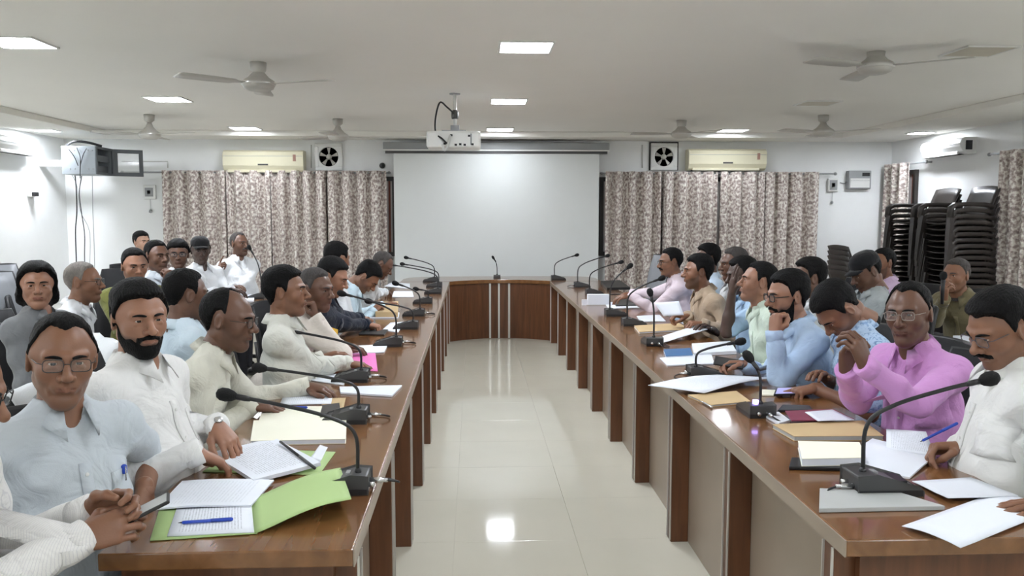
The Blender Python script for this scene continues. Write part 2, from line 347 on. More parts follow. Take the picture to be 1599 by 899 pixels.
# ------------------------------------------------------------------ air conditioners, exhaust fans
def aircon(name, p, rz, w, h, label, m, logo=True):
    t = tag(empty(name, p, rz), label, 'air conditioner', 'split air conditioners')
    n = 8; prof = [(0, -h/2), (-.12, -h/2), (-.17, -h/2+.03), (-.205, -h/2+.09), (-.21, h/2-.07), (-.19, h/2-.02), (-.15, h/2), (0, h/2)]
    V = [(x, y, z) for x in (-w/2, w/2) for y, z in prof]; k = len(prof)
    mesh('casing', V, [tuple(range(k)), tuple(range(2*k-1, k-1, -1))]+[((i+1) % k, i, k+i, k+(i+1) % k) for i in range(k)], m, t, bevel=.006)
    mesh('louvre', *bx(-w/2+.06, w/2-.1, -.185, -.15, -h/2-.002, -h/2+.035), m, t, bevel=.004)
    mesh('air_slot', *bx(-w/2+.05, w/2-.09, -.17, -.1, -h/2-.004, -h/2+.004), M['shadowgap'], t)
    mesh('panel_seam', *bx(-w/2+.01, w/2-.01, -.2105, -.19, h/2-.085, h/2-.08), M['grey'], t)
    if logo:
        mesh('badge', *bx(-.07, .07, -.2125, -.2, -h/2+.095, -h/2+.115), M['dark'], t)
        mesh('energy_label', *bx(w/2-.14, w/2-.10, -.213, -.2, .0, .09), M['sticker'], t)
    return t
def ac_back(x0, x1, y0, y1, lb):
    a, b = P(x0, y0, d=YB-.2), P(x1, y1, d=YB-.2)
    aircon('air_conditioner', ((a[0]+b[0])/2, YB, (a[2]+b[2])/2), 0, b[0]-a[0], a[2]-b[2], lb, M['cream'])
ac_back(347, 474, 234, 269, 'cream split air conditioner on the back wall above the left curtains')
ac_back(1076, 1197, 232, 266, 'cream split air conditioner on the back wall above the right curtains')
a = aircon('air_conditioner', (XL, 10.4, 2.42), R(90), .9, .2, 'white split air conditioner high on the left side wall', M['white'], False)
a = aircon('air_conditioner', (XR, 10.3, 2.42), R(-90), .9, .2, 'white split air conditioner high on the right side wall', M['white'], False)
mesh('side_vent', *bx(.4505, .456, -.14, -.06, -.05, .06), M['shadowgap'], a)
def exhaust(px, py, lb, dark):
    p = P(px, py, d=YB); s = .19
    t = tag(empty('exhaust_fan', (p[0], YB, p[2])), lb, 'exhaust fan', 'wall exhaust fans')
    fm = M['white']
    mesh('frame', *cat_(bx(-s, s, -.05, 0, s-.05, s), bx(-s, s, -.05, 0, -s, -s+.05), bx(-s, -s+.05, -.05, 0, -s+.05, s-.05), bx(s-.05, s, -.05, 0, -s+.05, s-.05)), fm, t, bevel=.006)
    if dark: mesh('surround', *cat_(bx(-s-.02, s+.02, -.02, 0, s, s+.02), bx(-s-.02, -s, -.02, 0, -s, s), bx(s, s+.02, -.02, 0, -s, s)), M['frame'], t)
    # face plate with round hole
    n = 32; V, Fc = [], []
    for j in range(n):
        q = 2*math.pi*j/n; c, sn = math.cos(q), math.sin(q); k = (s-.05)/max(abs(c), abs(sn))
        V += [(c*.135, -.045, sn*.135), (c*k, -.045, sn*k), (c*.135, -.005, sn*.135)]
    for j in range(n):
        a_, b_ = 3*j, 3*((j+1) % n); Fc += [(a_, a_+1, b_+1, b_), (a_, b_, b_+2, a_+2)]
    mesh('face_plate', V, Fc, fm, t)
    mesh('back_plate', *lathe([(.0, .0), (.134, .0)], 24, (0, -.004, 0), (0, -1, 0)), M['shadowgap'], t)
    mesh('hub', *lathe([(.0, .03), (.035, .03), (.04, .015), (.04, 0)][::-1], 16, (0, -.005, 0), (0, -1, 0)), M['metal'], t, True)
    for k in range(5):
        q = 2*math.pi*k/5+.3; V = []
        for r_ in (.04, .085, .128):
            for u in (-1, 1):
                an = q+u*.22*(.75+r_*1.8); V.append((r_*math.cos(an), -.022+u*.01, r_*math.sin(an)))
        mesh('blade', V, gridf(3, 2), M['metal'], t, solid=.003)
exhaust(514, 245, 'square white exhaust fan with five blades, left of the projection screen', False)
exhaust(1036, 245, 'square exhaust fan in a dark surround, right of the projection screen', True)
# ------------------------------------------------------------------ projector
p = P(709, 220, d=7.8)
t = tag(empty('projector', p), 'white projector hanging from a ceiling pole before the screen', 'projector')
mesh('body', *bx(-.245, .245, -.18, .18, -.075, .075), M['white'], t, bevel=.02)
mesh('rear_port_panel', *bx(-.01, .22, -.187, -.178, -.06, .05), M['white'], t)
for x, z in ((.02, -.05), (.06, -.045), (.1, -.05), (.14, .03), (.17, -.045), (-.02, .035), (-.08, -.04), (-.05, -.045)):
    mesh('port', *bx(x-.011, x+.011, -.191, -.18, z-.009, z+.009), M['shadowgap'], t)
mesh('vent', *bx(.15, .165, -.19, -.18, -.05, .05), M['grey'], t)
mesh('lens', *lathe([(.05, 0), (.05, .03), (.035, .04)], 16, (.1, .18, 0), (0, 1, 0)), M['black'], t, True)
mesh('bracket', *cat_(bx(-.11, .11, -.1, .1, .075, .09), bx(-.03, .05, -.03, .03, .09, .14)), M['grey'], t)
mesh('pole', *tube([(.01, 0, .1), (.01, 0, H1-p[2])], .017, 10), M['white'], t, True)
mesh('pole_joint', *lathe([(.03, .2), (.034, .22), (.034, .26), (.02, .28)], 12, (.01, 0, 0)), M['dark'], t, True)
mesh('cable', *tube(spline([(.01, -.02, .24), (-.06, -.05, .3), (-.125, -.06, .34), (-.165, -.08, .2), (-.16, -.15, .06), (-.1, -.2, .0), (-.06, -.21, -.04)]), .008), M['cable'], t, True)
mesh('cable', *tube(spline([(-.03, -.2, .03), (-.05, -.23, -.06), (-.08, -.23, -.1), (-.1, -.21, -.05)]), .012), M['cablew'], t, True)
mesh('ceiling_plate', *lathe([(.05, H1-p[2]-.01), (.05, H1-p[2])], 16, (.01, 0, 0)), M['grey'], t)
# ------------------------------------------------------------------ equipment rack in the corner
ra = P(97, 272, d=10.8); rb = P(148, 228, d=10.8)
x0, x1, z0, z1 = ra[0], rb[0], ra[2], rb[2]
t = tag(empty('equipment_rack', (x0, 10.8, z0)), 'grey wall-mounted network rack with its door open in the left corner', 'equipment rack')
W, Hh = x1-x0, z1-z0
mesh('cabinet', *cat_(bx(0, W, 0, .02, 0, Hh), bx(0, W, .48, .5, 0, Hh), bx(0, W, .02, .48, 0, .02), bx(0, W, .02, .48, Hh-.02, Hh), bx(0, .02, .02, .48, .02, Hh-.02)), M['rack'], t, bevel=.004)
mesh('equipment', *cat_(bx(.05, W-.05, .03, .47, .04, .12), bx(.05, W-.03, .03, .47, .17, .25)), M['rackd'], t)
mesh('front_frame', *cat_(bx(W, W+.015, 0, .04, 0, Hh), bx(W, W+.015, .46, .5, 0, Hh), bx(W, W+.015, .04, .46, 0, .03), bx(W, W+.015, .04, .46, Hh-.03, Hh)), M['rackd'], t)
da = np.array([.86, .51]); dn = np.array([-.51, .86])
def dbox(s0, s1, c0, c1, th=.02):
    b = np.array([W+.015, .5]); pts = []
    for z in (c0, c1):
        for s, k in ((s0, 0), (s1, 0), (s1, th), (s0, th)): q = b+da*s+dn*k; pts.append((q[0], q[1], z))
    return pts, BF
dw = .36
dr = mesh('door', *cat_(dbox(0, dw, 0, .05), dbox(0, dw, Hh-.05, Hh), dbox(0, .05, .05, Hh-.05), dbox(dw-.05, dw, .05, Hh-.05)), M['rackd'], t)
mesh('glass', *dbox(.05, dw-.05, .05, Hh-.05, .006), M['glass'], dr)
for x in (.1, .16, .33, .38):
    for z in (.07, .3): mesh('bolt', *lathe([(.0, .006), (.008, .006), (.01, 0)][::-1], 8, (x, 0, z), (0, -1, 0)), M['grey'], t)
mesh('wall_bracket', *bx(XL-x0, .02, .40, .46, .12, .2), M['wall'], t)
mesh('top_cables', *tube(spline([(.03, .1, Hh+.02), (.15, .05, Hh+.06), (.3, .08, Hh+.05), (.44, .15, Hh+.01)]), .016), M['cable'], t, True)
for pts in ([(.2, -.012, Hh-.02), (.24, -.02, Hh*.6), (.23, -.015, .05), (.22, .0, -.05)], [(.32, -.012, Hh-.03), (.28, -.02, Hh*.7), (.24, -.02, Hh*.35)], [(.1, -.012, Hh-.04), (.17, -.02, Hh*.6), (.21, -.02, Hh*.3)]):
    mesh('loose_cable', *tube(spline(pts), .005), M['cable'], t, True)
zc = P(117, 300, d=10.9)[2]
t = tag(empty('junction_box', (XL, 10.95, zc)), 'small white socket box with black plug below the corner rack', 'socket box')
mesh('box', *bx(0, .05, -.07, .07, -.06, .06), M['white'], t, bevel=.006); mesh('plug', *bx(.05, .1, -.05, .03, -.05, .0), M['black'], t, bevel=.006)
def hang(pxs, d, r_, lb, m):
    pts = [P(a, b, d=d) for a, b in pxs]
    tag(mesh('hanging_cable', *tube(spline(pts), r_), m, None, True), lb, 'cable', 'cables hanging below the rack')
hang([(117, 272), (119, 295), (120, 330), (118, 360), (119, 402), (120, 440)], 11.2, .008, 'thick black cable hanging straight below the rack socket', M['cable'])
hang([(128, 272), (124, 300), (127, 330), (132, 365), (132, 400), (133, 440)], 11.25, .006, 'black cable hanging second from left below the rack', M['cable'])
hang([(112, 272), (120, 290), (126, 330), (138, 355), (141, 380), (139, 440)], 11.3, .004, 'thin grey cable bowing right below the rack', M['grey'])
hang([(144, 272), (145, 330), (147, 380), (148, 440), (149, 516)], 11.6, .005, 'straight pale cable down the back wall beside the rack', M['grey'])
# wall switches and meter
def wallbox(name, px, py, w, h, dp, lb, cat, parts):
    p = P(px, py, d=YB); t = tag(empty(name, (p[0], YB, p[2])), lb, cat)
    mesh('body', *bx(-w/2, w/2, -dp, 0, -h/2, h/2), M['white'] if name != 'meter_box' else M['grey'], t, bevel=.01)
    for nm, a in parts: mesh(nm, *bx(a[0], a[1], -dp-.006, -dp+.002, a[2], a[3]), a[4], t)
    return t
t = wallbox('wall_socket', 235, 300, .17, .2, .04, 'white wall socket box left of the curtains', 'socket', [('socket_face', (-.06, .05, -.06, .06, M['grey'])), ('socket_hole', (-.03, .015, -.025, .025, M['shadowgap']))])
mesh('pull_cord', *tube([(-.0, -.02, -.1), (0, -.02, -.24)], .003), M['grey'], t); mesh('cord_knob', *lathe([(.0, -.29), (.025, -.28), (.02, -.25), (.0, -.23)], 10, (0, -.02, 0)), M['grey'], t, True)
t = wallbox('wall_socket', 1299, 289, .15, .19, .05, 'grey wall socket box right of the curtains', 'socket', [('socket_face', (-.055, .055, -.07, .07, M['grey'])), ('socket_hole', (-.025, .025, -.03, .03, M['shadowgap']))])
mesh('pull_cord', *tube([(0, -.02, -.1), (0, -.02, -.22)], .003), M['grey'], t); mesh('cord_knob', *lathe([(.0, -.27), (.022, -.26), (.018, -.235), (.0, -.22)], 10, (0, -.02, 0)), M['grey'], t, True)
t = wallbox('meter_box', 1338, 281, .33, .26, .1, 'grey stabiliser box on the back wall near the right corner', 'meter box', [('display', (.03, .14, .05, .1, M['black'])), ('lower_panel', (-.14, .14, -.11, .02, M['white'])), ('seam', (-.14, .14, -.015, -.008, M['dark']))])
mesh('cable', *tube(spline([(-.15, -.03, -.02), (-.2, -.03, -.05), (-.26, -.03, -.04)]), .008), M['grey'], t, True)
def conduit(pts, lb):
    tag(mesh('wall_conduit', *tube([P(a, b, d=YB-.01) for a, b in pts], .008, 6), M['cablew'], None, True), lb, 'conduit')
conduit([(190, 252), (262, 252), (262, 262)], 'thin pale wall conduit running from the rack to the left curtain rod')
conduit([(486, 262), (486, 226)], 'thin pale wall conduit left of the left exhaust fan')
conduit([(1003, 262), (1003, 226)], 'thin pale wall conduit left of the right exhaust fan')
t = tag(empty('security_camera', P(596, 258, d=11.8)), 'small dome camera beside the left top of the screen', 'camera')
mesh('base', *lathe([(.04, 0), (.045, .02)], 14, (0, .1, 0), (0, -1, 0)), M['white'], t, True); mesh('dome', *lathe([(.042, 0), (.038, .025), (.022, .045), (0, .05)], 14, (0, .08, 0), (0, -1, 0)), M['dark'], t, True)
# ------------------------------------------------------------------ conference tables
ZT = .76
def side_table(x_in, x_out, label, sgn):
    """x_in: aisle edge, x_out: sitters' edge; sgn +1 when the aisle lies towards +x"""
    y0, y1 = 2.03, 10.32
    t = tag(empty('conference_table', ((x_in+x_out)/2, y0, 0)), label, 'table')
    ox, oy = (x_in+x_out)/2, y0
    def B(a, b, c, d_, e, f): return bx(min(a, b)-ox, max(a, b)-ox, c-oy, d_-oy, e, f)
    mesh('tabletop', *B(x_in-sgn*.004, x_out, y0, y1, ZT-.045, ZT), M['wood'], t, bevel=.004)
    mesh('edge_band', *B(x_in-sgn*.004, x_in, y0, y1, ZT-.045, ZT-.001), M['taupe'], t)
    mesh('end_panel', *B(x_in-sgn*.06, x_out+sgn*.04, y0+.04, y0+.065, .0, ZT-.045), M['woodv'], t)
    ys = [2.1+.9*k for k in range(10)]
    for k, y in enumerate(ys):
        if y > 10.25: continue
        pm = mesh('post', *B(x_in-sgn*.005, x_in-sgn*.09, y, y+.07, 0, ZT-.0455), M['woodv'], t, bevel=.003)
        for q in (y+.004, y+.062):
            mesh('trim_strip', *B(x_in-sgn*.006, x_in+sgn*.001, q, q+.006, .01, ZT-.05), M['chrome'], pm)
        ye = ys[k+1] if k+1 < len(ys) else y1
        mesh('modesty_panel', *B(x_in-sgn*.09, x_in-sgn*.108, y+.005, min(ye, y1)-.0, .0, ZT-.0455), M['taupe'], t)
    for y in (2.9, 5.6, 8.3, 10.2):
        mesh('support_panel', *B(x_in-sgn*.108, x_out+sgn*.08, y, y+.025, 0, ZT-.0455), M['woodv'], t)
    return t
side_table(-.30, -.93, 'long brown table on the left of the aisle, with green folders on it', 1)
side_table(.95, 1.60, 'long brown table on the right of the aisle, with tan folders on it', -1)
# curved table closing the far end
t = tag(empty('conference_table', (.35, 10.6, 0)), 'curved brown table closing the far end of the aisle below the screen', 'table')
inn = []
for k in range(25):
    a = -1+2*k/24; inn.append((a*.665, -.28+.28*(1-abs(a)**2.2)+.02))
out = [(1.25, -.26), (1.25, .2), (1.2, .42), (1.05, .55), (.8, .6), (-.8, .6), (-1.05, .55), (-1.2, .42), (-1.26, .2), (-1.26, -.26)]
mesh('tabletop', *prism(inn+out, ZT-.045, ZT), M['wood'], t, bevel=.003)
pan = [(x*.995, y+.035) for x, y in inn]
def ribbon(pts, z0, z1, th):
    n = len(pts); V = []
    for x, y in pts: V += [(x, y, z0), (x, y, z1), (x, y+th, z0), (x, y+th, z1)]
    Fc = []
    for i in range(n-1):
        a, b = 4*i, 4*i+4; Fc += [(a, b, b+1, a+1), (a+2, a+3, b+3, b+2), (a+1, b+1, b+3, a+3), (a, a+2, b+2, b)]
    Fc += [(0, 1, 3, 2), (4*n-4, 4*n-2, 4*n-1, 4*n-3)]
    return V, Fc
mesh('front_panel', *ribbon(pan[:11], 0.0, ZT-.0455, .02), M['woodv'], t); mesh('front_panel', *ribbon(pan[14:], 0.0, ZT-.0455, .02), M['woodv'], t)
mesh('centre_panel', *ribbon(pan[10:15], 0.0, ZT-.0455, .018), M['woodv'], t)
for px in (765, 779, 795):
    x = px_x(px, 10.62)-.35; mesh('trim_strip', *bx(x-.012, x+.012, .028, .045, .005, ZT-.05), M['chrome'], t)
for s in (-1, 1): mesh('side_panel', *bx(s*1.18-.012, s*1.18+.012, -.2, .4, 0, ZT-.0455), M['woodv'], t)
# ------------------------------------------------------------------ gooseneck microphones
def micro(bp_, hp, side, label, conn=True, z=ZT, hd=None, led=False, sc=1.0, rz=0):
    """side: +1 person towards -x (left table), -1 person towards +x, 0 person behind the base"""
    b = P(*bp_, z=z+.015); d = b[1]
    h = P(*hp, d=d+(hd or 0))
    base_rz = {1: 0, -1: math.pi, 0: math.pi/2}[side]+rz
    t = tag(empty('gooseneck_microphone', (b[0], b[1], z), base_rz), label, 'microphone', 'gooseneck microphones on the tables')
    L_, Wd = .085*sc, .055*sc     # local +x points to the aisle (tall end)
    prof = [(-L_, 0), (L_, 0), (L_, .052*sc), (L_*.45, .056*sc), (-L_*.9, .022*sc), (-L_, .012*sc)]
    k = len(prof); V = [(x, y, zz) for y in (-Wd, Wd) for x, zz in prof]
    mesh('base', V, [tuple(range(k)), tuple(range(2*k-1, k-1, -1))]+[(i, k+i, k+(i+1) % k, (i+1) % k)[::-1] for i in range(k)], M['dark'], t, bevel=.006)
    mesh('base_skirt', *bx(-L_-.001, L_+.001, -Wd-.001, Wd+.001, .001, .018*sc), M['black'], t)
    mesh('speaker_grille', *bx(-L_*.6, L_*.1, -Wd*.7, Wd*.7, .03*sc, .0375*sc), M['black'], t)
    mesh('talk_button', *bx(L_*.2, L_*.35, -.015, .015, .05*sc, .0565*sc), M['grey'], t)
    loc = np.array([b[0], b[1], z]); c, s = math.cos(-base_rz), math.sin(-base_rz)
    q = h-loc; q = np.array([q[0]*c-q[1]*s, q[0]*s+q[1]*c, q[2]])
    a0 = np.array([L_*.62, 0, .05*sc]); rise = max(.06, min(.16, (q[2]-.05)*.5))
    dq = q-a0
    p1 = a0+np.array([dq[0]*.02, dq[1]*.02, rise]); p2 = a0+np.array([dq[0]*.22, dq[1]*.22, rise+(dq[2]-rise)*.42]); p3 = a0+np.array([dq[0]*.62, dq[1]*.62, rise+(dq[2]-rise)*.76])
    mesh('gooseneck', *tube(spline([a0, p1, p2, p3, q], 7), .0052*sc+.0008), M['black'], t, True)
    mesh('neck_collar', *lathe([(.011, 0), (.011, .012), (.007, .02)], 10, a0-np.array([0, 0, .003])), M['black'], t, True)
    ax = (q-p3)/np.linalg.norm(q-p3)
    r = .021*sc
    mesh('foam_windshield', *lathe([(.008, -.035), (r*.75, -.022), (r, -.004), (r*.95, .012), (r*.6, .024), (.0, .029)], 12, q, ax), M['foam'], t, True)
    mesh('mic_capsule', *lathe([(.007, -.075), (.009, -.06), (.009, -.02)], 10, q, ax), M['black'], t, True)
    if led: mesh('status_light', *lathe([(.012, 0), (.012, .02)], 10, a0+np.array([0, -.02, .0])), M['led'], t)
    if conn:
        cn = mesh('cable_plug', *cat_(lathe([(.009, 0), (.009, .035), (.006, .04), (.006, .055)], 10, (L_, .02, .022), (1, 0, 0)), lathe([(.008, 0), (.008, .02)], 10, (L_, -.02, .022), (1, 0, 0))), M['silver'], t, True)
        mesh('cable', *tube(spline([(L_+.05, .02, .022), (L_+.08, .03, .015), (L_+.085, .05, .006), (L_+.05, .08, .006), (L_-.02, .085, .006), (L_-.08, .08, .006)]), .0035, 6), M['cable'], t, True)
    return t
micro((532, 757), (352, 616), 1, 'microphone nearest on the left table, beside the open green folder')
micro((540, 652), (404, 574), 1, 'microphone on the left table beside the ivory notebook, second nearest there')
micro((548, 590), (448, 516), 1, 'microphone on the left table next to the pink sheet, third nearest there')
micro((606, 536), (533, 458), 1, 'microphone on the left table before the person in the navy sweater')
micro((634, 510), (575, 470), 1, 'microphone on the left table, fifth from the camera', False)
micro((646, 490), (617, 442), 1, 'microphone on the left table before the bowed person in light blue')
micro((660, 471), (649, 451), 1, 'low-bent microphone on the left table, seventh from the camera', False)
micro((676, 456), (609, 413), 1, 'long-necked microphone on the left table near its far end', False)
micro((678, 446), (628, 412), 1, 'microphone second from the far end of the left table', False)
micro((672, 438), (634, 402), 1, 'microphone at the far end of the left table, its head in front of the screen', False)
micro((776, 432), (770, 402), 0, 'slim microphone in the middle of the curved far table', False, rz=math.pi, sc=.8)
micro((872, 435), (901, 398), -1, 'microphone at the far end of the right table, its head before the screen', False)
micro((909, 446), (949, 399), -1, 'microphone on the right table, second from its far end')
micro((928, 457), (970, 409), -1, 'microphone on the right table behind the white box sign', False)
micro((962, 490), (984, 415), -1, 'microphone on the right table just before the white box sign', False)
micro((990, 505), (1034, 434), -1, 'microphone on the right table before the person in the tan shirt', False)
micro((1018, 534), (1015, 456), -1, 'upright microphone on the right table beside the blue book', rz=math.pi/2)
micro((1102, 584), (1157, 533), -1, 'low-bent microphone on the right table beside the phone-holding hand')
micro((1180, 640), (1168, 556), -1, 'upright microphone with a violet light on the right table', rz=math.pi/2, led=True)
micro((1376, 758), (1546, 591), -1, 'microphone nearest on the right table, reaching before the purple shirt', sc=1.12)
# ------------------------------------------------------------------ papers and desk things
def sheet(name, corners, label, m, cat='paper', z=ZT+.001, th=.0012, lift=None, n=7, group=None, seed=0, zs=None, world=None):
    """corners: four photo pixels on the table level, in order; lift: (u,v)->height"""
    if world is None:
        C = [P(a, b, z=(zs[i] if zs else z)) for i, (a, b) in enumerate(corners)]
    else: C = [np.asarray(w, float) for w in world]
    c0 = sum(C)/4; V, UV = [], []; rs = np.random.RandomState(seed+len(label)); ph = rs.rand(4)*6
    for i in range(n):
        for j in range(n):
            u, v = i/(n-1), j/(n-1)
            q = C[0]*(1-u)*(1-v)+C[1]*u*(1-v)+C[2]*u*v+C[3]*(1-u)*v
            q = q+np.array([0, 0, abs(.0015*math.sin(4*u+ph[0])*math.sin(3*v+ph[1]))+th/2+(lift(u, v) if lift else 0)])
            V.append(q-c0); UV.append((u, v))
    o = mesh(name, V, gridf(n, n), m, None, th < .004, uv=UV, solid=th, loc=c0)
    return tag(o, label, cat, group)
def block(name, corners, label, m, h, cat, z=ZT+.001, cover=None, pages=None):
    """flat book / pad / phone: footprint from four pixels on the level of its top"""
    C = [P(a, b, z=z+h) for a, b in corners]; c0 = sum(C)/4; c0[2] = z
    t = tag(empty(name, c0), label, cat); poly = [(q[0]-c0[0], q[1]-c0[1]) for q in C]
    ar = sum(poly[i][0]*poly[(i+1) % 4][1]-poly[(i+1) % 4][0]*poly[i][1] for i in range(4))
    if ar < 0: poly = poly[::-1]
    ins = [(x*.985, y*.985) for x, y in poly]
    if pages:
        mesh('pages', *prism(ins, .0018, h-.0018), pages, t); mesh('back_cover', *prism(poly, 0, .0018), m, t); mesh('front_cover', *prism(poly, h-.0018, h), cover or m, t)
    else:
        mesh('body', *prism(poly, 0, h-.0008), m, t, bevel=min(.002, h*.3))
        if cover: mesh('face', *prism([(x*.9, y*.9) for x, y in poly], h-.001, h), cover, t)
    return t
def pen(a, b, label, m, z=ZT+.006, za=None, zb=None):
    A, Bq = P(*a, z=za or z), P(*b, z=zb or z); u = Bq-A
    t = tag(empty('pen', A), label, 'pen'); L_ = np.linalg.norm(u)
    mesh('barrel', *lathe([(.003, .01), (.0045, .013), (.0045, L_*.6)], 10, (0, 0, 0), u), m, t, True)
    mesh('cap', *lathe([(.0052, L_*.6), (.0052, L_-.004), (.003, L_)], 10, (0, 0, 0), u), m, t, True)
    mesh('tip', *lathe([(.0005, 0), (.0025, .01)], 8, (0, 0, 0), u), M['black'], t, True)
# left table, nearest first
sheet('file_folder', [(234, 845), (250, 792), (398, 780), (402, 834)], 'open green folder half under white sheets at the near left table corner', M['green'], 'folder', th=.002)
sheet('folder_flap', [(398, 834), (393, 780), (532, 752), (549, 803)], 'raised green cover of the open folder at the table corner', M['green'], 'folder', th=.002, lift=lambda u, v: .001+.042*math.sin(min(1, v*1.15)*1.7)**1.3, n=12)
sheet('printed_sheet', [(261, 838), (277, 792), (392, 782), (397, 832)], 'printed white sheet under the blue pen on the green folder', M['printed'], z=ZT+.004, th=.003)
sheet('paper_sheaf', [(243, 797), (285, 753), (428, 752), (392, 792)], 'white printed sheaf lying behind the sheet with the blue pen', M['faint'], z=ZT+.006, th=.005, lift=lambda u, v: .006*math.sin(v*3))
pen((278, 816), (364, 810), 'blue pen lying across the printed sheet on the green folder', M['penblue'], z=ZT+.013)
sheet('file_folder', [(316, 737), (372, 700), (524, 706), (498, 742)], 'green folder under the fanned stack of printed papers', M['green'], 'folder', th=.002)
sheet('paper_stack', [(396, 755), (329, 712), (428, 688), (501, 733)], 'fanned stack of printed papers on the second green folder', M['printed'], z=ZT+.005, th=.012, lift=lambda u, v: .012*(1-u)*v)
sheet('paper_sheet', [(484, 716), (500, 700), (512, 704), (500, 722)], 'loose white slip beside the fanned printed papers', M['paper'], z=ZT+.006, lift=lambda u, v: .012*u)
pen((436, 688), (492, 731), 'black pen on the fanned stack of printed papers', M['black'], z=ZT+.03)
block('ledger_book', [(391, 688), (396, 656), (541, 650), (540, 685)], 'thick ivory ledger lying before the person in beige with spectacles', M['ivory'], .018, 'book', pages=M['paper'])
block('notebook', [(404, 656), (413, 634), (503, 634), (497, 655)], 'ivory notebook with a blue pen on it', M['ivory'], .016, 'notebook', pages=M['ivory'])
pen((426, 634), (480, 636), 'blue pen on the ivory notebook of the person in beige with spectacles', M['penblue'], z=ZT+.024)
sheet('paper_sheet', [(436, 633), (444, 616), (520, 617), (517, 631)], 'white sheet under the resting hand of the person in beige with spectacles', M['faint'], th=.003)
sheet('envelope', [(498, 640), (508, 622), (540, 621), (536, 640)], 'small tan envelope beside the second microphone base', M['tan'], 'envelope')
block('mobile_phone', [(497, 648), (500, 632), (530, 628), (532, 642)], 'black mobile phone beside the second microphone base', M['black'], .009, 'phone', cover=M['dark'])
sheet('paper_stack', [(532, 615), (530, 606), (628, 604), (612, 620)], 'white paper stack near the aisle edge of the left table', M['paper'], th=.008)
sheet('paper_sheet', [(468, 592), (478, 584), (541, 585), (537, 602)], 'white sheet lying before the person in the pale cream shirt', M['paper'], th=.004)
sheet('pink_sheet', [(508, 573), (516, 553), (586, 549), (590, 580)], 'bright pink paper sheet on the left table', M['pink'])
sheet('paper_stack', [(540, 553), (560, 541), (606, 538), (600, 551)], 'white papers under the hand with the orange wrist thread', M['paper'], th=.006)
sheet('paper_sheet', [(596, 516), (610, 504), (632, 503), (622, 519)], 'white paper beside the fifth microphone of the left table', M['faint'], th=.003)
sheet('paper_stack', [(570, 497), (576, 489), (624, 489), (622, 497)], 'white pad before the bowed person in light blue', M['paper'], th=.008)
sheet('paper_sheet', [(612, 464), (615, 455), (644, 455), (646, 464)], 'white paper before the farthest person of the left table', M['paper'], th=.004)
sheet('paper_sheet', [(600, 447), (612, 441), (640, 443), (640, 451)], 'small white paper near the far end of the left table', M['paper'], th=.003)
block('brown_box', [(586, 487), (589, 471), (622, 470), (621, 487)], 'brown box file on the left table before the far bowed people', M['tan'], .05, 'box')
block('mobile_phone', [(560, 521), (566, 513), (606, 514), (600, 522)], 'dark mobile phone before the person in the navy sweater', M['black'], .01, 'phone', cover=M['dark'])
# right table
sheet('paper_sheet', [(1408, 822), (1500, 856), (1640, 800), (1560, 768)], 'large white sheet at the near corner of the right table', M['paper'], z=ZT+.006, th=.002, lift=lambda u, v: .015*u*(1-u)*2)
sheet('paper_sheet', [(1424, 752), (1480, 784), (1590, 780), (1516, 746)], 'white sheet just behind the large one at the right corner', M['paper'], z=ZT+.004, th=.002, lift=lambda u, v: .01*u)
block('grey_folder', [(1279, 793), (1280, 761), (1400, 766), (1476, 789)], 'grey folder lying before the nearest right microphone', M['greycard'], .014, 'folder')
sheet('paper_stack', [(1300, 727), (1362, 692), (1462, 716), (1420, 748)], 'white papers behind the nearest right microphone', M['paper'], th=.006, lift=lambda u, v: .012*u)
sheet('printed_sheet', [(1384, 702), (1384, 670), (1446, 674), (1460, 712)], 'curled printed sheet standing before the writing hand', M['printed'], z=ZT+.012, zs=[ZT+.012, ZT+.06, ZT+.07, ZT+.02])
block('black_file', [(1232, 728), (1236, 713), (1312, 714), (1316, 730)], 'black file under the ivory notebook on the right table', M['black'], .012, 'file')
block('notebook', [(1252, 716), (1246, 688), (1342, 690), (1352, 714)], 'ivory notebook on the black file of the right table', M['ivory'], .026, 'notebook', z=ZT+.013, pages=M['paper'])
block('tan_folder', [(1240, 681), (1206, 662), (1348, 656), (1380, 680)], 'thick tan folder below the maroon booklet on the right table', M['tan'], .018, 'folder', pages=M['greycard'])
block('paper_pad', [(1216, 660), (1190, 645), (1216, 642), (1234, 655)], 'white pad beside the maroon booklet', M['paper'], .012, 'paper', z=ZT+.0)
sheet('booklet', [(1236, 658), (1226, 643), (1300, 640), (1334, 656)], 'maroon booklet on the tan folder', M['maroon'], 'booklet', z=ZT+.02, th=.005)
sheet('printed_card', [(1277, 658), (1257, 644), (1300, 640), (1334, 656)], 'white printed cover card on the maroon booklet', M['faint'], 'card', z=ZT+.027, th=.002)
block('mobile_phone', [(1214, 640), (1222, 631), (1264, 632), (1270, 640)], 'dark phone lying beside the maroon booklet', M['black'], .01, 'phone', cover=M['dark'])
block('tablet', [(1208, 615), (1212, 605), (1258, 604), (1268, 613)], 'tablet with a pale lilac screen under the pointing hand', M['black'], .01, 'tablet', z=ZT+.012, cover=M['lilacpr'])
sheet('paper_sheet', [(1190, 618), (1186, 610), (1230, 611), (1246, 619)], 'paper sheet under the lilac tablet', M['ivory'], th=.006)
sheet('newspaper', [(1012, 602), (1120, 586), (1206, 591), (1100, 614)], 'long white paper sheet overhanging the aisle edge of the right table', M['faint'], th=.003, z=ZT+.02, lift=lambda u, v: .012*math.sin(3*u))
block('tan_folder', [(1110, 632), (1074, 616), (1150, 610), (1172, 626)], 'tan folder under the long white sheet on the right table', M['tan'], .01, 'folder', pages=M['greycard'])
pen((1078, 617), (1112, 636), 'silver pen beside the tan folder near the aisle edge', M['silver'])
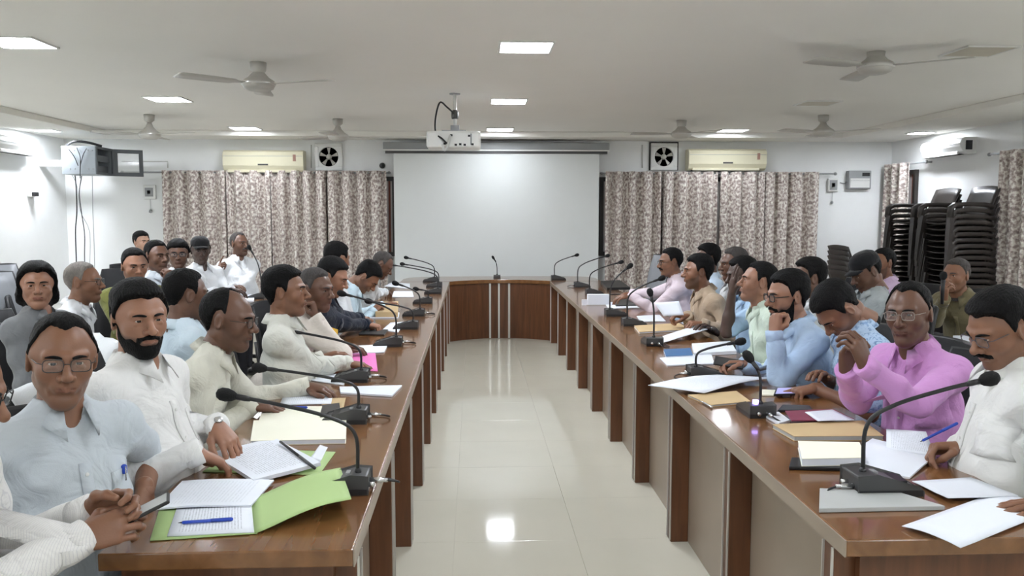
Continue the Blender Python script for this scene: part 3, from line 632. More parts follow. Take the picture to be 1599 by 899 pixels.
block('blue_book', [(1040, 556), (1036, 545), (1078, 543), (1082, 554)], 'blue book on the right table beside the upright microphone', M['blue'], .015, 'book', pages=M['paper'])
sheet('paper_stack', [(1042, 572), (1030, 560), (1110, 552), (1116, 569)], 'white papers before the blue book on the right table', M['paper'], th=.006)
sheet('paper_stack', [(1084, 556), (1080, 541), (1140, 537), (1150, 553)], 'pile of papers beside the blue book on the right table', M['faint'], th=.02)
sheet('paper_sheet', [(1034, 536), (1030, 527), (1096, 505), (1112, 512)], 'white sheet propped up behind the blue book', M['paper'], th=.003, zs=[ZT+.005, ZT+.005, ZT+.06, ZT+.06])
block('tan_folder', [(998, 518), (990, 508), (1060, 504), (1078, 514)], 'tan folder behind the upright microphone of the right table', M['tan'], .015, 'folder', pages=M['paper'])
sheet('paper_sheet', [(1000, 503), (994, 494), (1030, 492), (1040, 502)], 'white paper behind the farther tan folder', M['paper'], th=.004)
sheet('printed_sheet', [(1036, 492), (1024, 474), (1060, 470), (1066, 490)], 'pale sheet held up before the person in the tan shirt', M['paper'], world=[P(1036, 494, d=5.75), P(1022, 473, d=5.8), P(1060, 470, d=5.75), P(1068, 492, d=5.7)])
sheet('paper_stack', [(950, 483), (944, 473), (996, 470), (1010, 481)], 'white papers before the person in the pale pink shirt', M['paper'], th=.006)
block('black_tray', [(948, 449), (938, 438), (968, 437), (984, 448)], 'black document tray on the far part of the right table', M['black'], .03, 'tray')
t = tag(empty('name_sign', P(934, 476, z=ZT)), 'small white box sign on the far part of the right table', 'sign')
mesh('body', *bx(-.1, .1, -.03, .03, 0, .1), M['paper'], t, bevel=.004); mesh('foot', *bx(-.11, .11, -.035, .035, 0, .006), M['greycard'], t); mesh('side_card', *bx(-.15, -.1, -.02, .02, .0, .05), M['paper'], t)
block('file', [(962, 476), (956, 468), (988, 466), (998, 475)], 'dark file beside the white box sign', M['dark'], .02, 'file')
# ------------------------------------------------------------------ chairs
def rbox(x0, x1, y0, y1, z0, z1): return bx(x0, x1, y0, y1, z0, z1)
def make_chair(m_back, m_seat):
    t = empty('office_chair')
    mesh('seat', *bx(-.25, .25, -.23, .25, .40, .465), m_seat, t, bevel=.03)
    V = []; n = 9
    for i in range(n):
        x = -.23+.46*i/(n-1)
        for j in range(7):
            h = j/6; z = .54+.46*h; w = 1-.12*h**3
            V.append((x*w, -.235-.06*h-.05*(1-(x/.23)**2)+.025*math.sin(h*3.1), z))
    bk = mesh('backrest', V, gridf(n, 7), m_back, t, True, solid=.03)
    edge = [V[i*7] for i in range(n)]+[V[(n-1)*7+j] for j in range(1, 7)]+[V[i*7+6] for i in range(n-2, -1, -1)]+[V[j] for j in range(5, -1, -1)]
    mesh('rim', *tube(edge, .014, 6), M['black'], bk, True)
    mesh('spine', *tube([(0, -.1, .4), (0, -.27, .42), (0, -.3, .6), (0, -.32, .75)], .022), M['black'], t, True)
    for s in (-1, 1):
        a = mesh('armrest', *bx(s*.29-.03, s*.29+.03, -.14, .14, .625, .655), M['black'], t, bevel=.012)
        mesh('arm_support', *tube([(s*.2, .0, .40), (s*.29, .0, .42), (s*.29, .0, .63)], .016), M['black'], t, True)
    mesh('column', *lathe([(.03, .1), (.03, .25), (.022, .25), (.022, .4)], 12), M['black'], t, True)
    for k in range(5):
        q = 2*math.pi*k/5+.3; c, s = math.cos(q), math.sin(q)
        lg = mesh('leg', *tube([(0, 0, .12), (.3*c, .3*s, .075)], [.026, .016]), M['black'], t, True)
        mesh('caster', *lathe([(.028, -.012), (.03, 0), (.028, .012)], 12, (.3*c, .3*s, .031), (-s, c, 0)), M['black'], lg, True)
    return t
CHAIR = {}
def chair(x, y, face_deg, label, kind='black', group='black office chairs at the tables', towel=False):
    if kind not in CHAIR:
        o = CHAIR[kind] = make_chair(M['mesh'] if kind == 'black' else M['leather'], M['seatf'] if kind == 'black' else M['leather'])
    else: o = copy_tree(CHAIR[kind])
    for c in [c for c in o.children if c.name.startswith('towel')]: bpy.data.objects.remove(c)
    o.location = (x, y, 0); o.rotation_euler = (0, 0, R(face_deg-90)); tag(o, label, 'chair', group)
    if kind == 'grey': o.scale = (1.08, 1.05, 1.17)
    if towel:
        V = []; n = 9
        for i in range(n):
            xx = -.2+.4*i/(n-1)
            for (yy, zz) in ((-.365, .72), (-.375, .8), (-.375, .9), (-.365, .985), (-.33, 1.03), (-.29, 1.028), (-.26, .99), (-.255, .9), (-.25, .84)):
                V.append((xx, yy-.03*(1-(xx/.2)**2)+.004*math.sin(i*2.1+zz*9), zz+.004*math.sin(i*1.7)))
        tw = mesh('towel', V, gridf(n, 9), M['towel'], None, True, solid=.008, loc=(x, y, 0)); tw.rotation_euler = o.rotation_euler
        tag(tw, towel, 'towel', 'white towels on chair backs')
    return o
# stacked plastic armchairs by the right wall
def make_plastic():
    t = empty('plastic_chair')          # faces +y
    V = []; n = 7; prof = [(.24, .43), (.18, .42), (0, .405), (-.18, .41)]
    for i in range(n):
        x = -.22+.44*i/(n-1)
        for y, z in prof: V.append((x, y, z+.02*(abs(x)/.22)**2))
    mesh('seat', V, gridf(n, 4), M['chairb'], t, True, solid=.012)
    V = []
    for i in range(n):
        x = -.215+.43*i/(n-1)
        for j in range(6):
            h = j/5; V.append((x*(1+.06*h), -.19-.19*h-.02*(1-(x/.215)**2), .42+.44*h-.02*(x/.215)**2*h))
    mesh('backrest', V, gridf(n, 6), M['chairb'], t, True, solid=.014)
    for s in (-1, 1):
        V = []
        for y, z, w in ((-.27, .62, .02), (-.15, .645, .03), (.05, .65, .035), (.2, .645, .035), (.255, .61, .03), (.262, .5, .028)):
            V += [(s*.255-w, y, z), (s*.255+w, y, z)]
        mesh('armrest', V, gridf(6, 2), M['chairb'], t, True, solid=.045)
        mesh('leg', *tube([(s*.24, .24, .52), (s*.25, .265, .3), (s*.262, .285, 0)], [.046, .04, .026], 6), M['chairb'], t)
        mesh('leg', *tube([(s*.2, -.2, .45), (s*.22, -.25, .2), (s*.235, -.29, 0)], [.034, .03, .022], 6), M['chairb'], t)
    return t
PC = make_plastic(); first = True
for nm, x, y, n, rz in (('front stack beside the edge curtain', 5.58, 9.3, 17, 96), ('rear stack nearer the back corner', 5.57, 10.05, 17, 96)):
    for k in range(n):
        o = PC if first else copy_tree(PC); first = False
        o.location = (x-.005*k+.006*math.sin(k*2.3), y+.006*math.sin(k*1.9), .066*k); o.rotation_euler = (R(-.0), 0, R(rz+.8*math.sin(k*1.3)))
        pos = 'topmost' if k == n-1 else ('bottom' if k == 0 else '%s from the top' % ['', 'second', 'third', 'fourth', 'fifth', 'sixth', 'seventh', 'eighth', 'ninth', 'tenth', 'eleventh', 'twelfth', 'thirteenth', 'fourteenth', 'fifteenth', 'sixteenth'][n-1-k])
        tag(o, 'dark plastic armchair, %s in the %s' % (pos, nm), 'chair', 'stacked plastic armchairs')
for nm, x, y, n in (('low stack left of the tall stacks', 5.2, 10.9, 6),):
    for k in range(n):
        o = copy_tree(PC); o.location = (x, y, .066*k); o.rotation_euler = (0, 0, R(-80))
        tag(o, 'dark plastic armchair, %s in the %s' % (['bottom', 'second from below', 'third from below', 'fourth from below', 'fifth from below', 'topmost'][k], nm), 'chair', 'stacked plastic armchairs')
# ------------------------------------------------------------------ implicit surfaces for the people
class Field:
    def __init__(s, lo, hi, h):
        s.h = h; s.lo = np.asarray(lo, np.float32); s.n = np.ceil((np.asarray(hi)-np.asarray(lo))/h).astype(int)+1
        s.F = np.full(s.n, 1.0, np.float32)
    def win(s, lo, hi):
        a = np.clip(np.floor((np.asarray(lo)-s.lo)/s.h).astype(int), 0, s.n-1); b = np.clip(np.ceil((np.asarray(hi)-s.lo)/s.h).astype(int)+1, 1, s.n)
        sl = tuple(slice(i, max(j, i+1)) for i, j in zip(a, b))
        ax = [(s.lo[k]+s.h*np.arange(sl[k].start, sl[k].stop)).astype(np.float32) for k in range(3)]
        return sl, ax[0][:, None, None], ax[1][None, :, None], ax[2][None, None, :]
    def add(s, prim, k=.02, sub=False):
        lo, hi, fn = prim; m = k+3*s.h
        sl, X, Y, Z = s.win(np.asarray(lo)-m, np.asarray(hi)+m); d = fn(X, Y, Z); a = s.F[sl]
        if sub:
            d = -d; hh = np.maximum(k-np.abs(a-d), 0)/k; s.F[sl] = np.maximum(a, d)+hh*hh*k*.25
        else:
            hh = np.maximum(k-np.abs(a-d), 0)/k; s.F[sl] = np.minimum(a, d)-hh*hh*k*.25
    def grid(s):
        return s.win(s.lo, s.lo+s.h*(s.n-1))
    def sample(s, p):
        q = (np.asarray(p)-s.lo)/s.h; i = np.clip(np.floor(q).astype(int), 0, s.n-2); f = np.clip(q-i, 0, 1); r = 0
        for a in (0, 1):
            for b in (0, 1):
                for c in (0, 1): r += s.F[i[0]+a, i[1]+b, i[2]+c]*(f[0] if a else 1-f[0])*(f[1] if b else 1-f[1])*(f[2] if c else 1-f[2])
        return r
    def hit(s, o, d, L=.5, st=.004):
        o = np.asarray(o, float); d = np.asarray(d, float); t = 0; last = 1
        while t < L:
            v = s.sample(o+d*t)
            if v < 0:
                return o+d*(t-st*(0-v)/(last-v+1e-9) if last > v else t)
            last = v; t += st
        return None
    def mesh(s):
        F = s.F; S = F < 0; n = np.array(F.shape)
        c = np.zeros(n-1, np.int8)
        for a in (0, 1):
            for b in (0, 1):
                for d in (0, 1): c += S[a:n[0]-1+a, b:n[1]-1+b, d:n[2]-1+d]
        I = np.argwhere((c > 0) & (c < 8))
        if len(I) == 0: return np.zeros((0, 3)), np.zeros((0, 4), int)
        idx = np.full(n-1, -1, np.int32); idx[I[:, 0], I[:, 1], I[:, 2]] = np.arange(len(I))
        cor = np.array([(a, b, d) for a in (0, 1) for b in (0, 1) for d in (0, 1)])
        V8 = np.stack([F[I[:, 0]+q[0], I[:, 1]+q[1], I[:, 2]+q[2]] for q in cor], 1)
        acc = np.zeros((len(I), 3)); cnt = np.zeros(len(I))
        for i in range(8):
            for j in range(i+1, 8):
                if np.abs(cor[i]-cor[j]).sum() != 1: continue
                a, b = V8[:, i], V8[:, j]; m = (a < 0) != (b < 0); t = np.where(m, a/np.where(m, a-b, 1), 0)
                acc += np.where(m[:, None], cor[i]+t[:, None]*(cor[j]-cor[i]), 0); cnt += m
        V = s.lo+s.h*(I+acc/cnt[:, None]); Q = []
        for ax in range(3):
            o1, o2 = [(1, 2), (2, 0), (0, 1)][ax]
            sl0 = [slice(1, -1)]*3; sl0[ax] = slice(0, -1); sl1 = list(sl0); sl1[ax] = slice(1, None)
            A, B = S[tuple(sl0)], S[tuple(sl1)]; E = np.argwhere(A != B)
            if len(E) == 0: continue
            fl_ = A[E[:, 0], E[:, 1], E[:, 2]]; E = E+1; E[:, ax] -= 1
            def at(d1, d2):
                e = E.copy(); e[:, o1] -= d1; e[:, o2] -= d2; return idx[e[:, 0], e[:, 1], e[:, 2]]
            q = np.stack([at(1, 1), at(0, 1), at(0, 0), at(1, 0)], 1); q[~fl_] = q[~fl_][:, ::-1]; Q.append(q)
        return V, np.concatenate(Q)
def f32(a): return np.asarray(a, np.float32)
def cone(a, b, r1, r2):
    a, b = f32(a), f32(b); ba = b-a; L2 = float(ba@ba)+1e-9; R_ = max(r1, r2)
    def fn(X, Y, Z):
        px, py, pz = X-a[0], Y-a[1], Z-a[2]; t = np.clip((px*ba[0]+py*ba[1]+pz*ba[2])/L2, 0, 1)
        return np.sqrt((px-t*ba[0])**2+(py-t*ba[1])**2+(pz-t*ba[2])**2)-(r1+(r2-r1)*t)
    return np.minimum(a, b)-R_, np.maximum(a, b)+R_, fn
def ell(c, r, M_=None):
    c = f32(c); r = f32(r); Mi = f32(M_).T if M_ is not None else None; R_ = float(r.max()) if M_ is not None else r
    def fn(X, Y, Z):
        x, y, z = X-c[0], Y-c[1], Z-c[2]
        if Mi is not None: x, y, z = (Mi[i][0]*x+Mi[i][1]*y+Mi[i][2]*z for i in range(3))
        k0 = np.sqrt((x/r[0])**2+(y/r[1])**2+(z/r[2])**2); k1 = np.sqrt((x/r[0]**2)**2+(y/r[1]**2)**2+(z/r[2]**2)**2)
        return k0*(k0-1)/(k1+1e-6)
    return c-R_, c+R_, fn
def ball(c, r): return cone(c, f32(c)+f32([0, 0, 1e-4]), r, r)
def box_of(prims):
    return np.min([p[0] for p in prims], 0), np.max([p[1] for p in prims], 0)
def sstep(x, a, b): t = np.clip((x-a)/(b-a), 0, 1); return t*t*(3-2*t)
# ---- the head: x to the person's right, y forward, z up, origin between the ears at eye height
EYE = [(s*.031, .0735, .004) for s in (-1, 1)]
LO, HI = (-.105, -.13, -.165), (.105, .14, .15)
def head_field(h, plain=False):
    f = Field(LO, HI, h); A = f.add
    A(ell((0, -.014, .032), (.074, .095, .085)), .01); A(ell((0, .026, -.03), (.0575, .062, .086)), .05)
    for s in (-1, 1):
        A(cone((s*.050, -.004, -.054), (s*.017, .058, -.101), .016, .017), .035); A(ball((s*.041, .054, -.024), .023), .028); A(ball((s*.057, .02, .02), .02), .03)
    A(ball((0, .066, -.101), .019), .026)
    A(cone((0, -.026, -.08), (0, -.04, -.17), .052, .056), .03)
    if plain: return f
    for s in (-1, 1):
        A(cone((s*.011, .088, .021), (s*.046, .070, .023), .0105, .009), .014)
        A(ell((s*.0315, .101, .000), (.020, .021, .0155)), .012, True)
        A(cone((s*.022, .079, -.047), (s*.033, .066, -.071), .006, .004), .016)      # cheek beside the mouth
    A(cone((0, .086, .014), (0, .110, -.026), .0075, .0115), .010); A(ball((0, .1125, -.030), .0122), .008)
    for s in (-1, 1): A(ball((s*.0150, .0985, -.0335), .0095), .007); A(ball((s*.0075, .110, -.0445), .0042), .004, True)
    A(ell((0, .081, -.061), (.03, .016, .02)), .012)
    for s in (-1, 1):
        A(cone((s*.003, .0945, -.0575), (s*.022, .086, -.0615), .005, .0028), .006); A(cone((0, .0935, -.0695), (s*.020, .085, -.0655), .0064, .003), .006)
    A(cone((-.023, .0925, -.0634), (.023, .0925, -.0634), .0020, .0020), .003, True)
    A(cone((-.012, .095, -.081), (.012, .095, -.081), .006, .006), .01, True)
    for e in EYE:
        lo, hi, b = ball(e, .0150)
        def lid(X, Y, Z, e=e, b=b):
            slit = np.maximum(np.abs(Z-e[2]+.0012)-.0034*np.sqrt(np.maximum(0, 1-((X-e[0])/.0150)**2)), -(Y-e[1]-.004)); return np.maximum(b(X, Y, Z), -slit)
        A((lo, hi, lid), .003)
        A(cone((e[0]-.011, e[1]+.0095, e[2]-.0115), (e[0]+.011, e[1]+.0095, e[2]-.0115), .003, .003), .008)   # lower lid bag
    for s in (-1, 1):
        Rm = np.array(Matrix.Rotation(R(-s*22), 3, 'Z') @ Matrix.Rotation(R(-8), 3, 'X'))
        A(ell((s*.080, -.008, -.004), (.009, .019, .032), Rm), .008); A(ell((s*.089, -.004, -.002), (.006, .010, .02), Rm), .006, True)
    return f
CACHE = {}
def head_mesh(lod):
    k = ('head', lod)
    if k not in CACHE:
        f = head_field((.0027, .0045)[lod]); V, Q = f.mesh(); x, y, z = V.T
        az = np.degrees(np.abs(np.arctan2(x, y+.01)))
        lip = np.exp(-((np.abs(z+.0640)/(.0088-.16*np.abs(x)+1e-3))**4))*(np.abs(x) < .0235)*(y > .07)
        zb = np.interp(az, [0, 20, 35, 50, 65, 80], [-.05, -.05, -.045, -.04, -.03, .0])
        st = sstep(zb-z, -.004, .012)*sstep(82-az, 0, 10)*sstep(z, -.15, -.12)
        CACHE[k] = (V, Q, np.clip(lip, 0, 1), st*(1-lip), f)
    return CACHE[k]
HZ = [0, 25, 45, 60, 72, 84, 100, 120, 150, 180]
HAIR = dict(short=([.072, .072, .066, .05, -.008, .018, .028, -.03, -.068, -.072], .007, .013), full=([.064, .065, .058, .044, -.012, .012, .022, -.035, -.075, -.08], .009, .021),
  receding=([.076, .083, .079, .056, -.004, .02, .03, -.03, -.066, -.07], .005, .009), crop=([.076, .074, .068, .052, -.004, .02, .03, -.03, -.062, -.066], .006, .008),
  bald=([.3, .3, .28, .2, .02, .03, .03, -.03, -.066, -.07], .009, .009), fringe=([.05, .05, .046, .036, -.012, .012, .022, -.035, -.075, -.08], .018, .022),
  woman=([.066, .07, .06, .03, -.03, -.06, -.09, -.12, -.13, -.13], .022, .026))
def wob(x, y, z, s): return np.sin(x*s+1.3*np.sin(y*s*.7))*np.sin(y*s*1.1+z*s*.8+.7)*.5+np.sin(z*s*1.7+x*s*.9)*.3
def hair_mesh(style, lod):
    k = ('hair', style, lod)
    if k not in CACHE:
        f = Field((-.13, -.155, -.19), (.13, .14, .175), (.0034, .005)[lod]); A = f.add
        A(ell((0, -.014, .032), (.074, .095, .085)), .01); A(ell((0, .026, -.03), (.0575, .062, .086)), .05)
        for s in (-1, 1): A(ball((s*.057, .02, .02), .02), .03)
        A(cone((0, -.026, -.08), (0, -.04, -.2), .052, .056), .03)
        if style == 'woman':
            A(ell((0, -.05, -.06), (.085, .07, .10)), .04)
        sl, X, Y, Z = f.grid(); az = np.degrees(np.abs(np.arctan2(X, Y+.01)))+0*Z
        zl, T, tt = HAIR[style]; g = Z-np.interp(az, HZ, zl)+.004*wob(X, Y, Z, 120)+.0025*wob(X, Y, Z, 380)
        t = -.006+(T+.006+(tt-T)*sstep(Z, .03, .11))*sstep(g, -.002, .030)+(.0016*wob(X, Y, Z, 95)+.0018*wob(X*1.7, Y*.5, Z*.6, 330))*sstep(g, .004, .03)
        f.F = f.F-t.astype(np.float32); CACHE[k] = f.mesh()
    return CACHE[k]
def beard_mesh(style, lod):
    k = ('beard', style, lod)
    if k not in CACHE:
        f = head_field((.003, .0045)[lod]); sl, X, Y, Z = f.grid(); az = np.degrees(np.abs(np.arctan2(X, Y+.01)))+0*Z
        ax_ = np.abs(X)
        gm = np.minimum(np.minimum(.036-ax_, Z+.0600+.5*np.maximum(ax_-.016, 0)), -.0395-.30*ax_-Z)+0*Y
        gm = np.where(Y > .05, gm*2.2, -1)
        if style == 'full':
            g = np.minimum(np.interp(az, [0, 12, 24, 34, 50, 62, 74, 80], [-.074, -.074, -.066, -.050, -.054, -.042, -.012, .01])-Z, (83-az)*.0012); g = np.minimum(g, Z+.135); g = np.maximum(g, gm)
            gs = np.minimum(np.minimum(ax_-.0235, .043-ax_), np.minimum(Z+.085, -.047-Z)); g = np.maximum(g, np.where(Y > .03, gs, -1)); T = .0034
        else: g = gm; T = .0048
        t = -.003+(T+.003)*sstep(g, -.002, .012)+.0011*wob(X, Y, Z, 420)*sstep(g, -.002, .01)
        f.F = f.F-t.astype(np.float32); CACHE[k] = f.mesh()
    return CACHE[k]
# ---- hands: right hand, wrist at the origin, fingers to +y, palm to -z, thumb to -x
POSE = dict(rest=[(22, 28, 18)]*4+['t0'], flat=[(6, 8, 5)]*4+['t0'], grip=[(55, 62, 35)]*4+['t1'], fist=[(78, 88, 50)]*4+['t1'], clasp=[(38, 52, 28)]*4+['t1'],
  pen=[(48, 42, 22), (55, 52, 28), (64, 66, 40), (68, 70, 42), 't1'], point=[(10, 10, 8), (62, 75, 45), (68, 80, 48), (70, 80, 48), 't1'], phone=[(28, 52, 40)]*4+['t2'])
def hand_mesh(pose, lod):
    k = ('hand', pose, lod)
    if k not in CACHE:
        kn = [(-.030, .088, .0), (-.0095, .092, .003), (.0115, .087, .001), (.031, .077, -.004)]
        Ls = [(.042, .025, .020), (.046, .029, .021), (.043, .027, .020), (.034, .020, .018)]; pr = []
        pr.append((cone((0, -.022, 0), (0, .0, 0), .025, .024), .01)); pr.append((ell((0, .045, -.002), (.038, .055, .017)), .02))
        for i in range(4):
            a = np.array(kn[i]); pr.append((cone(((i-1.5)*.011, .01, 0), a, .013, .0115), .012))
            an = 0; sp = (i-1.5)*-.05*(-1); c = POSE[pose][i]; r0 = [.0100, .0102, .0098, .0086][i]
            for j in range(3):
                an += R(c[j]); b = a+Ls[i][j]*np.array([math.sin(sp)*math.cos(an), math.cos(an)*math.cos(sp), -math.sin(an)])
                pr.append((cone(a, b, r0*(1-.08*j), r0*(1-.08*(j+1))), .004)); a = b
        th = dict(t0=[(-.02, .02, -.006), (-.046, .05, -.014), (-.058, .083, -.018), (-.060, .108, -.019)], t1=[(-.02, .02, -.008), (-.044, .048, -.028), (-.036, .078, -.044), (-.018, .094, -.05)], t2=[(-.02, .02, -.006), (-.048, .05, -.02), (-.05, .082, -.034), (-.04, .104, -.044)])[POSE[pose][4]]
        for j, (r1, r2) in enumerate(((.015, .0125), (.0122, .0108), (.0106, .0088))): pr.append((cone(th[j], th[j+1], r1, r2), .008))
        lo, hi = box_of([p for p, _ in pr]); f = Field(lo-.01, hi+.01, (.0026, .0045)[lod])
        for p, kk in pr: f.add(p, kk)
        CACHE[k] = f.mesh()
    return CACHE[k]
# ------------------------------------------------------------------ materials for the people
def skin_mat(name, rgb):
    def fn(nt, b, col, tc, N, L):
        for at, c2, fac in (('lip', tuple(min(255, v) for v in (rgb[0]*.80+6, rgb[1]*.66, rgb[2]*.70)), .7), ('stubble', tuple(v*.62+8 for v in rgb), .42)):
            a = N('ShaderNodeAttribute'); a.attribute_name = at; k = N('ShaderNodeMath'); k.operation = 'MULTIPLY'; k.inputs[1].default_value = fac; L(a.outputs['Fac'], k.inputs[0])
            m = N('ShaderNodeMix'); m.data_type = 'RGBA'; m.inputs[7].default_value = lin(c2); L(k.outputs[0], m.inputs[0]); L(col, m.inputs[6]); col = m.outputs[2]
        L(col, b.inputs['Base Color']); b.inputs['Subsurface Weight'].default_value = .06; b.inputs['Subsurface Radius'].default_value = (.012, .004, .002)
    return mat(name, rgb, .42, var=.07, vscale=22, bump=.06, bscale=240, spec=.45, fn=fn)
SKIN = dict(light=(174, 136, 114), med=(150, 108, 86), tan=(130, 91, 69), dark=(101, 70, 54), deep=(72, 52, 43))
def hair_mat(kind):
    c = dict(black=(13, 12, 12), salt=(72, 68, 66), grey=(122, 116, 110), brown=(38, 26, 22))[kind]
    return mat('hair_'+kind, c, .62, var=.35, vscale=90, bump=.7, bscale=260, stretch=(1, .35, .35), spec=.14)
def cloth_mat(key, rgb, pat=None, rgb2=None):
    def fn(nt, b, col, tc, N, L):
        n2 = N('ShaderNodeTexNoise'); n2.inputs['Scale'].default_value = 9; n2.inputs['Detail'].default_value = 3; n2.inputs['Distortion'].default_value = 1.2; L(tc.outputs['Object'], n2.inputs['Vector'])
        n3 = N('ShaderNodeTexNoise'); n3.inputs['Scale'].default_value = 420; L(tc.outputs['Object'], n3.inputs['Vector'])
        b1 = N('ShaderNodeBump'); b1.inputs['Strength'].default_value = .5; b1.inputs['Distance'].default_value = .03; L(n2.outputs[0], b1.inputs['Height'])
        b2 = N('ShaderNodeBump'); b2.inputs['Strength'].default_value = .25; b2.inputs['Distance'].default_value = .002; L(n3.outputs[0], b2.inputs['Height']); L(b1.outputs[0], b2.inputs['Normal']); L(b2.outputs[0], b.inputs['Normal'])
        b.inputs['Sheen Weight'].default_value = .15
        if pat:
            w = N('ShaderNodeTexNoise' if pat[0] == 'N' else 'ShaderNodeTexWave'); w.inputs['Scale'].default_value = pat[1]; w.inputs['Distortion'].default_value = 1.5
            L(tc.outputs['Object'], w.inputs['Vector']); r = N('ShaderNodeValToRGB'); r.color_ramp.elements[0].position = pat[2]; r.color_ramp.elements[1].position = pat[2]+.12; L(w.outputs['Fac' if pat[0] != 'N' else 0], r.inputs[0])
            if pat[0] != 'N': w.bands_direction = pat[0]
            m = N('ShaderNodeMix'); m.data_type = 'RGBA'; m.inputs[7].default_value = lin(rgb2); L(r.outputs[0], m.inputs[0]); L(col, m.inputs[6]); L(m.outputs[2], b.inputs['Base Color'])
    return mat('cloth_'+key, rgb, .88, var=.03, vscale=14, spec=.2, fn=fn)
M['eyew'] = mat('eye_white', (190, 180, 170), .25, var=.02); M['iris'] = mat('iris', (28, 18, 14), .2, var=.02)
M['lens'] = mat('spectacle_lens', (240, 245, 245), .03, alpha=.07, spec=.5)
M['trousers'] = mat('trousers', (44, 44, 50), .85); M['shoe'] = mat('shoe_leather', (28, 24, 22), .4)
# ------------------------------------------------------------------ a person
def unit(v): v = np.asarray(v, float); return v/(np.linalg.norm(v)+1e-9)
def obj_np(name, V, Q, m, parent, attrs=None, solid=0, tri=False):
    V = np.asarray(V, np.float32); Q = np.asarray(Q, np.int32); me = bpy.data.meshes.new(name); k = Q.shape[1]
    me.vertices.add(len(V)); me.vertices.foreach_set('co', V.ravel()); me.loops.add(Q.size); me.loops.foreach_set('vertex_index', Q.ravel())
    me.polygons.add(len(Q)); me.polygons.foreach_set('loop_start', np.arange(0, Q.size, k, dtype=np.int32)); me.polygons.foreach_set('use_smooth', np.ones(len(Q), bool))
    me.update(calc_edges=True); me.materials.append(m)
    for a, v in (attrs or {}).items():
        at = me.attributes.new(a, 'FLOAT', 'POINT'); at.data.foreach_set('value', np.asarray(v, np.float32))
    return link(name, me, parent, solid=solid)
TROU = {}
def legs(parent, fa, m, knee=.42):
    key = (m.name,)
    if key not in TROU:
        pr = [(ell((0, -.01, .02), (.175, .13, .10)), .05)]
        for s in (-1, 1):
            pr += [(cone((s*.085, .02, 0), (s*.12, knee, .0), .088, .066), .04), (cone((s*.12, knee, .0), (s*.125, knee-.02, -.44), .064, .05), .03)]
        lo, hi = box_of([p for p, _ in pr]); f = Field(lo-.02, hi+.02, .014)
        for p, k in pr: f.add(p, k)
        V, Q = f.mesh(); o = obj_np('trousers', V, Q, m, None)
        pr = [(ell((0, .0, 0), (.042, .06, .05)), .03), (ell((0, .1, -.015), (.045, .1, .032)), .03)]
        f = Field((-.08, -.1, -.05), (.08, .24, .08), .012)
        for p, k in pr: f.add(p, k)
        V, Q = f.mesh(); sh = obj_np('shoe', V, Q, M['shoe'], None); TROU[key] = (o.data, sh.data); bpy.data.objects.remove(o); bpy.data.objects.remove(sh)
    td, sd = TROU[key]; rz = R(fa-90)
    o = link('trousers', td, parent, loc=(0, 0, .525)); o.rotation_euler = (0, 0, rz)
    for s in (-1, 1):
        c, sn = math.cos(rz), math.sin(rz); x, y = s*.125, knee-.02
        q = link('shoe', sd, parent, loc=(x*c-y*sn, x*sn+y*c, .048)); q.rotation_euler = (0, 0, rz)
def elbow(S, W, a, b, pole):
    d = W-S; L = np.linalg.norm(d)
    if L > (a+b)*.99: k = L/((a+b)*.99); a, b = a*k, b*k
    u = d/L; x = (a*a-b*b+L*L)/(2*L); h = math.sqrt(max(0, a*a-x*x)); w = unit(pole-u*np.dot(pole, u)); return S+u*x+w*h
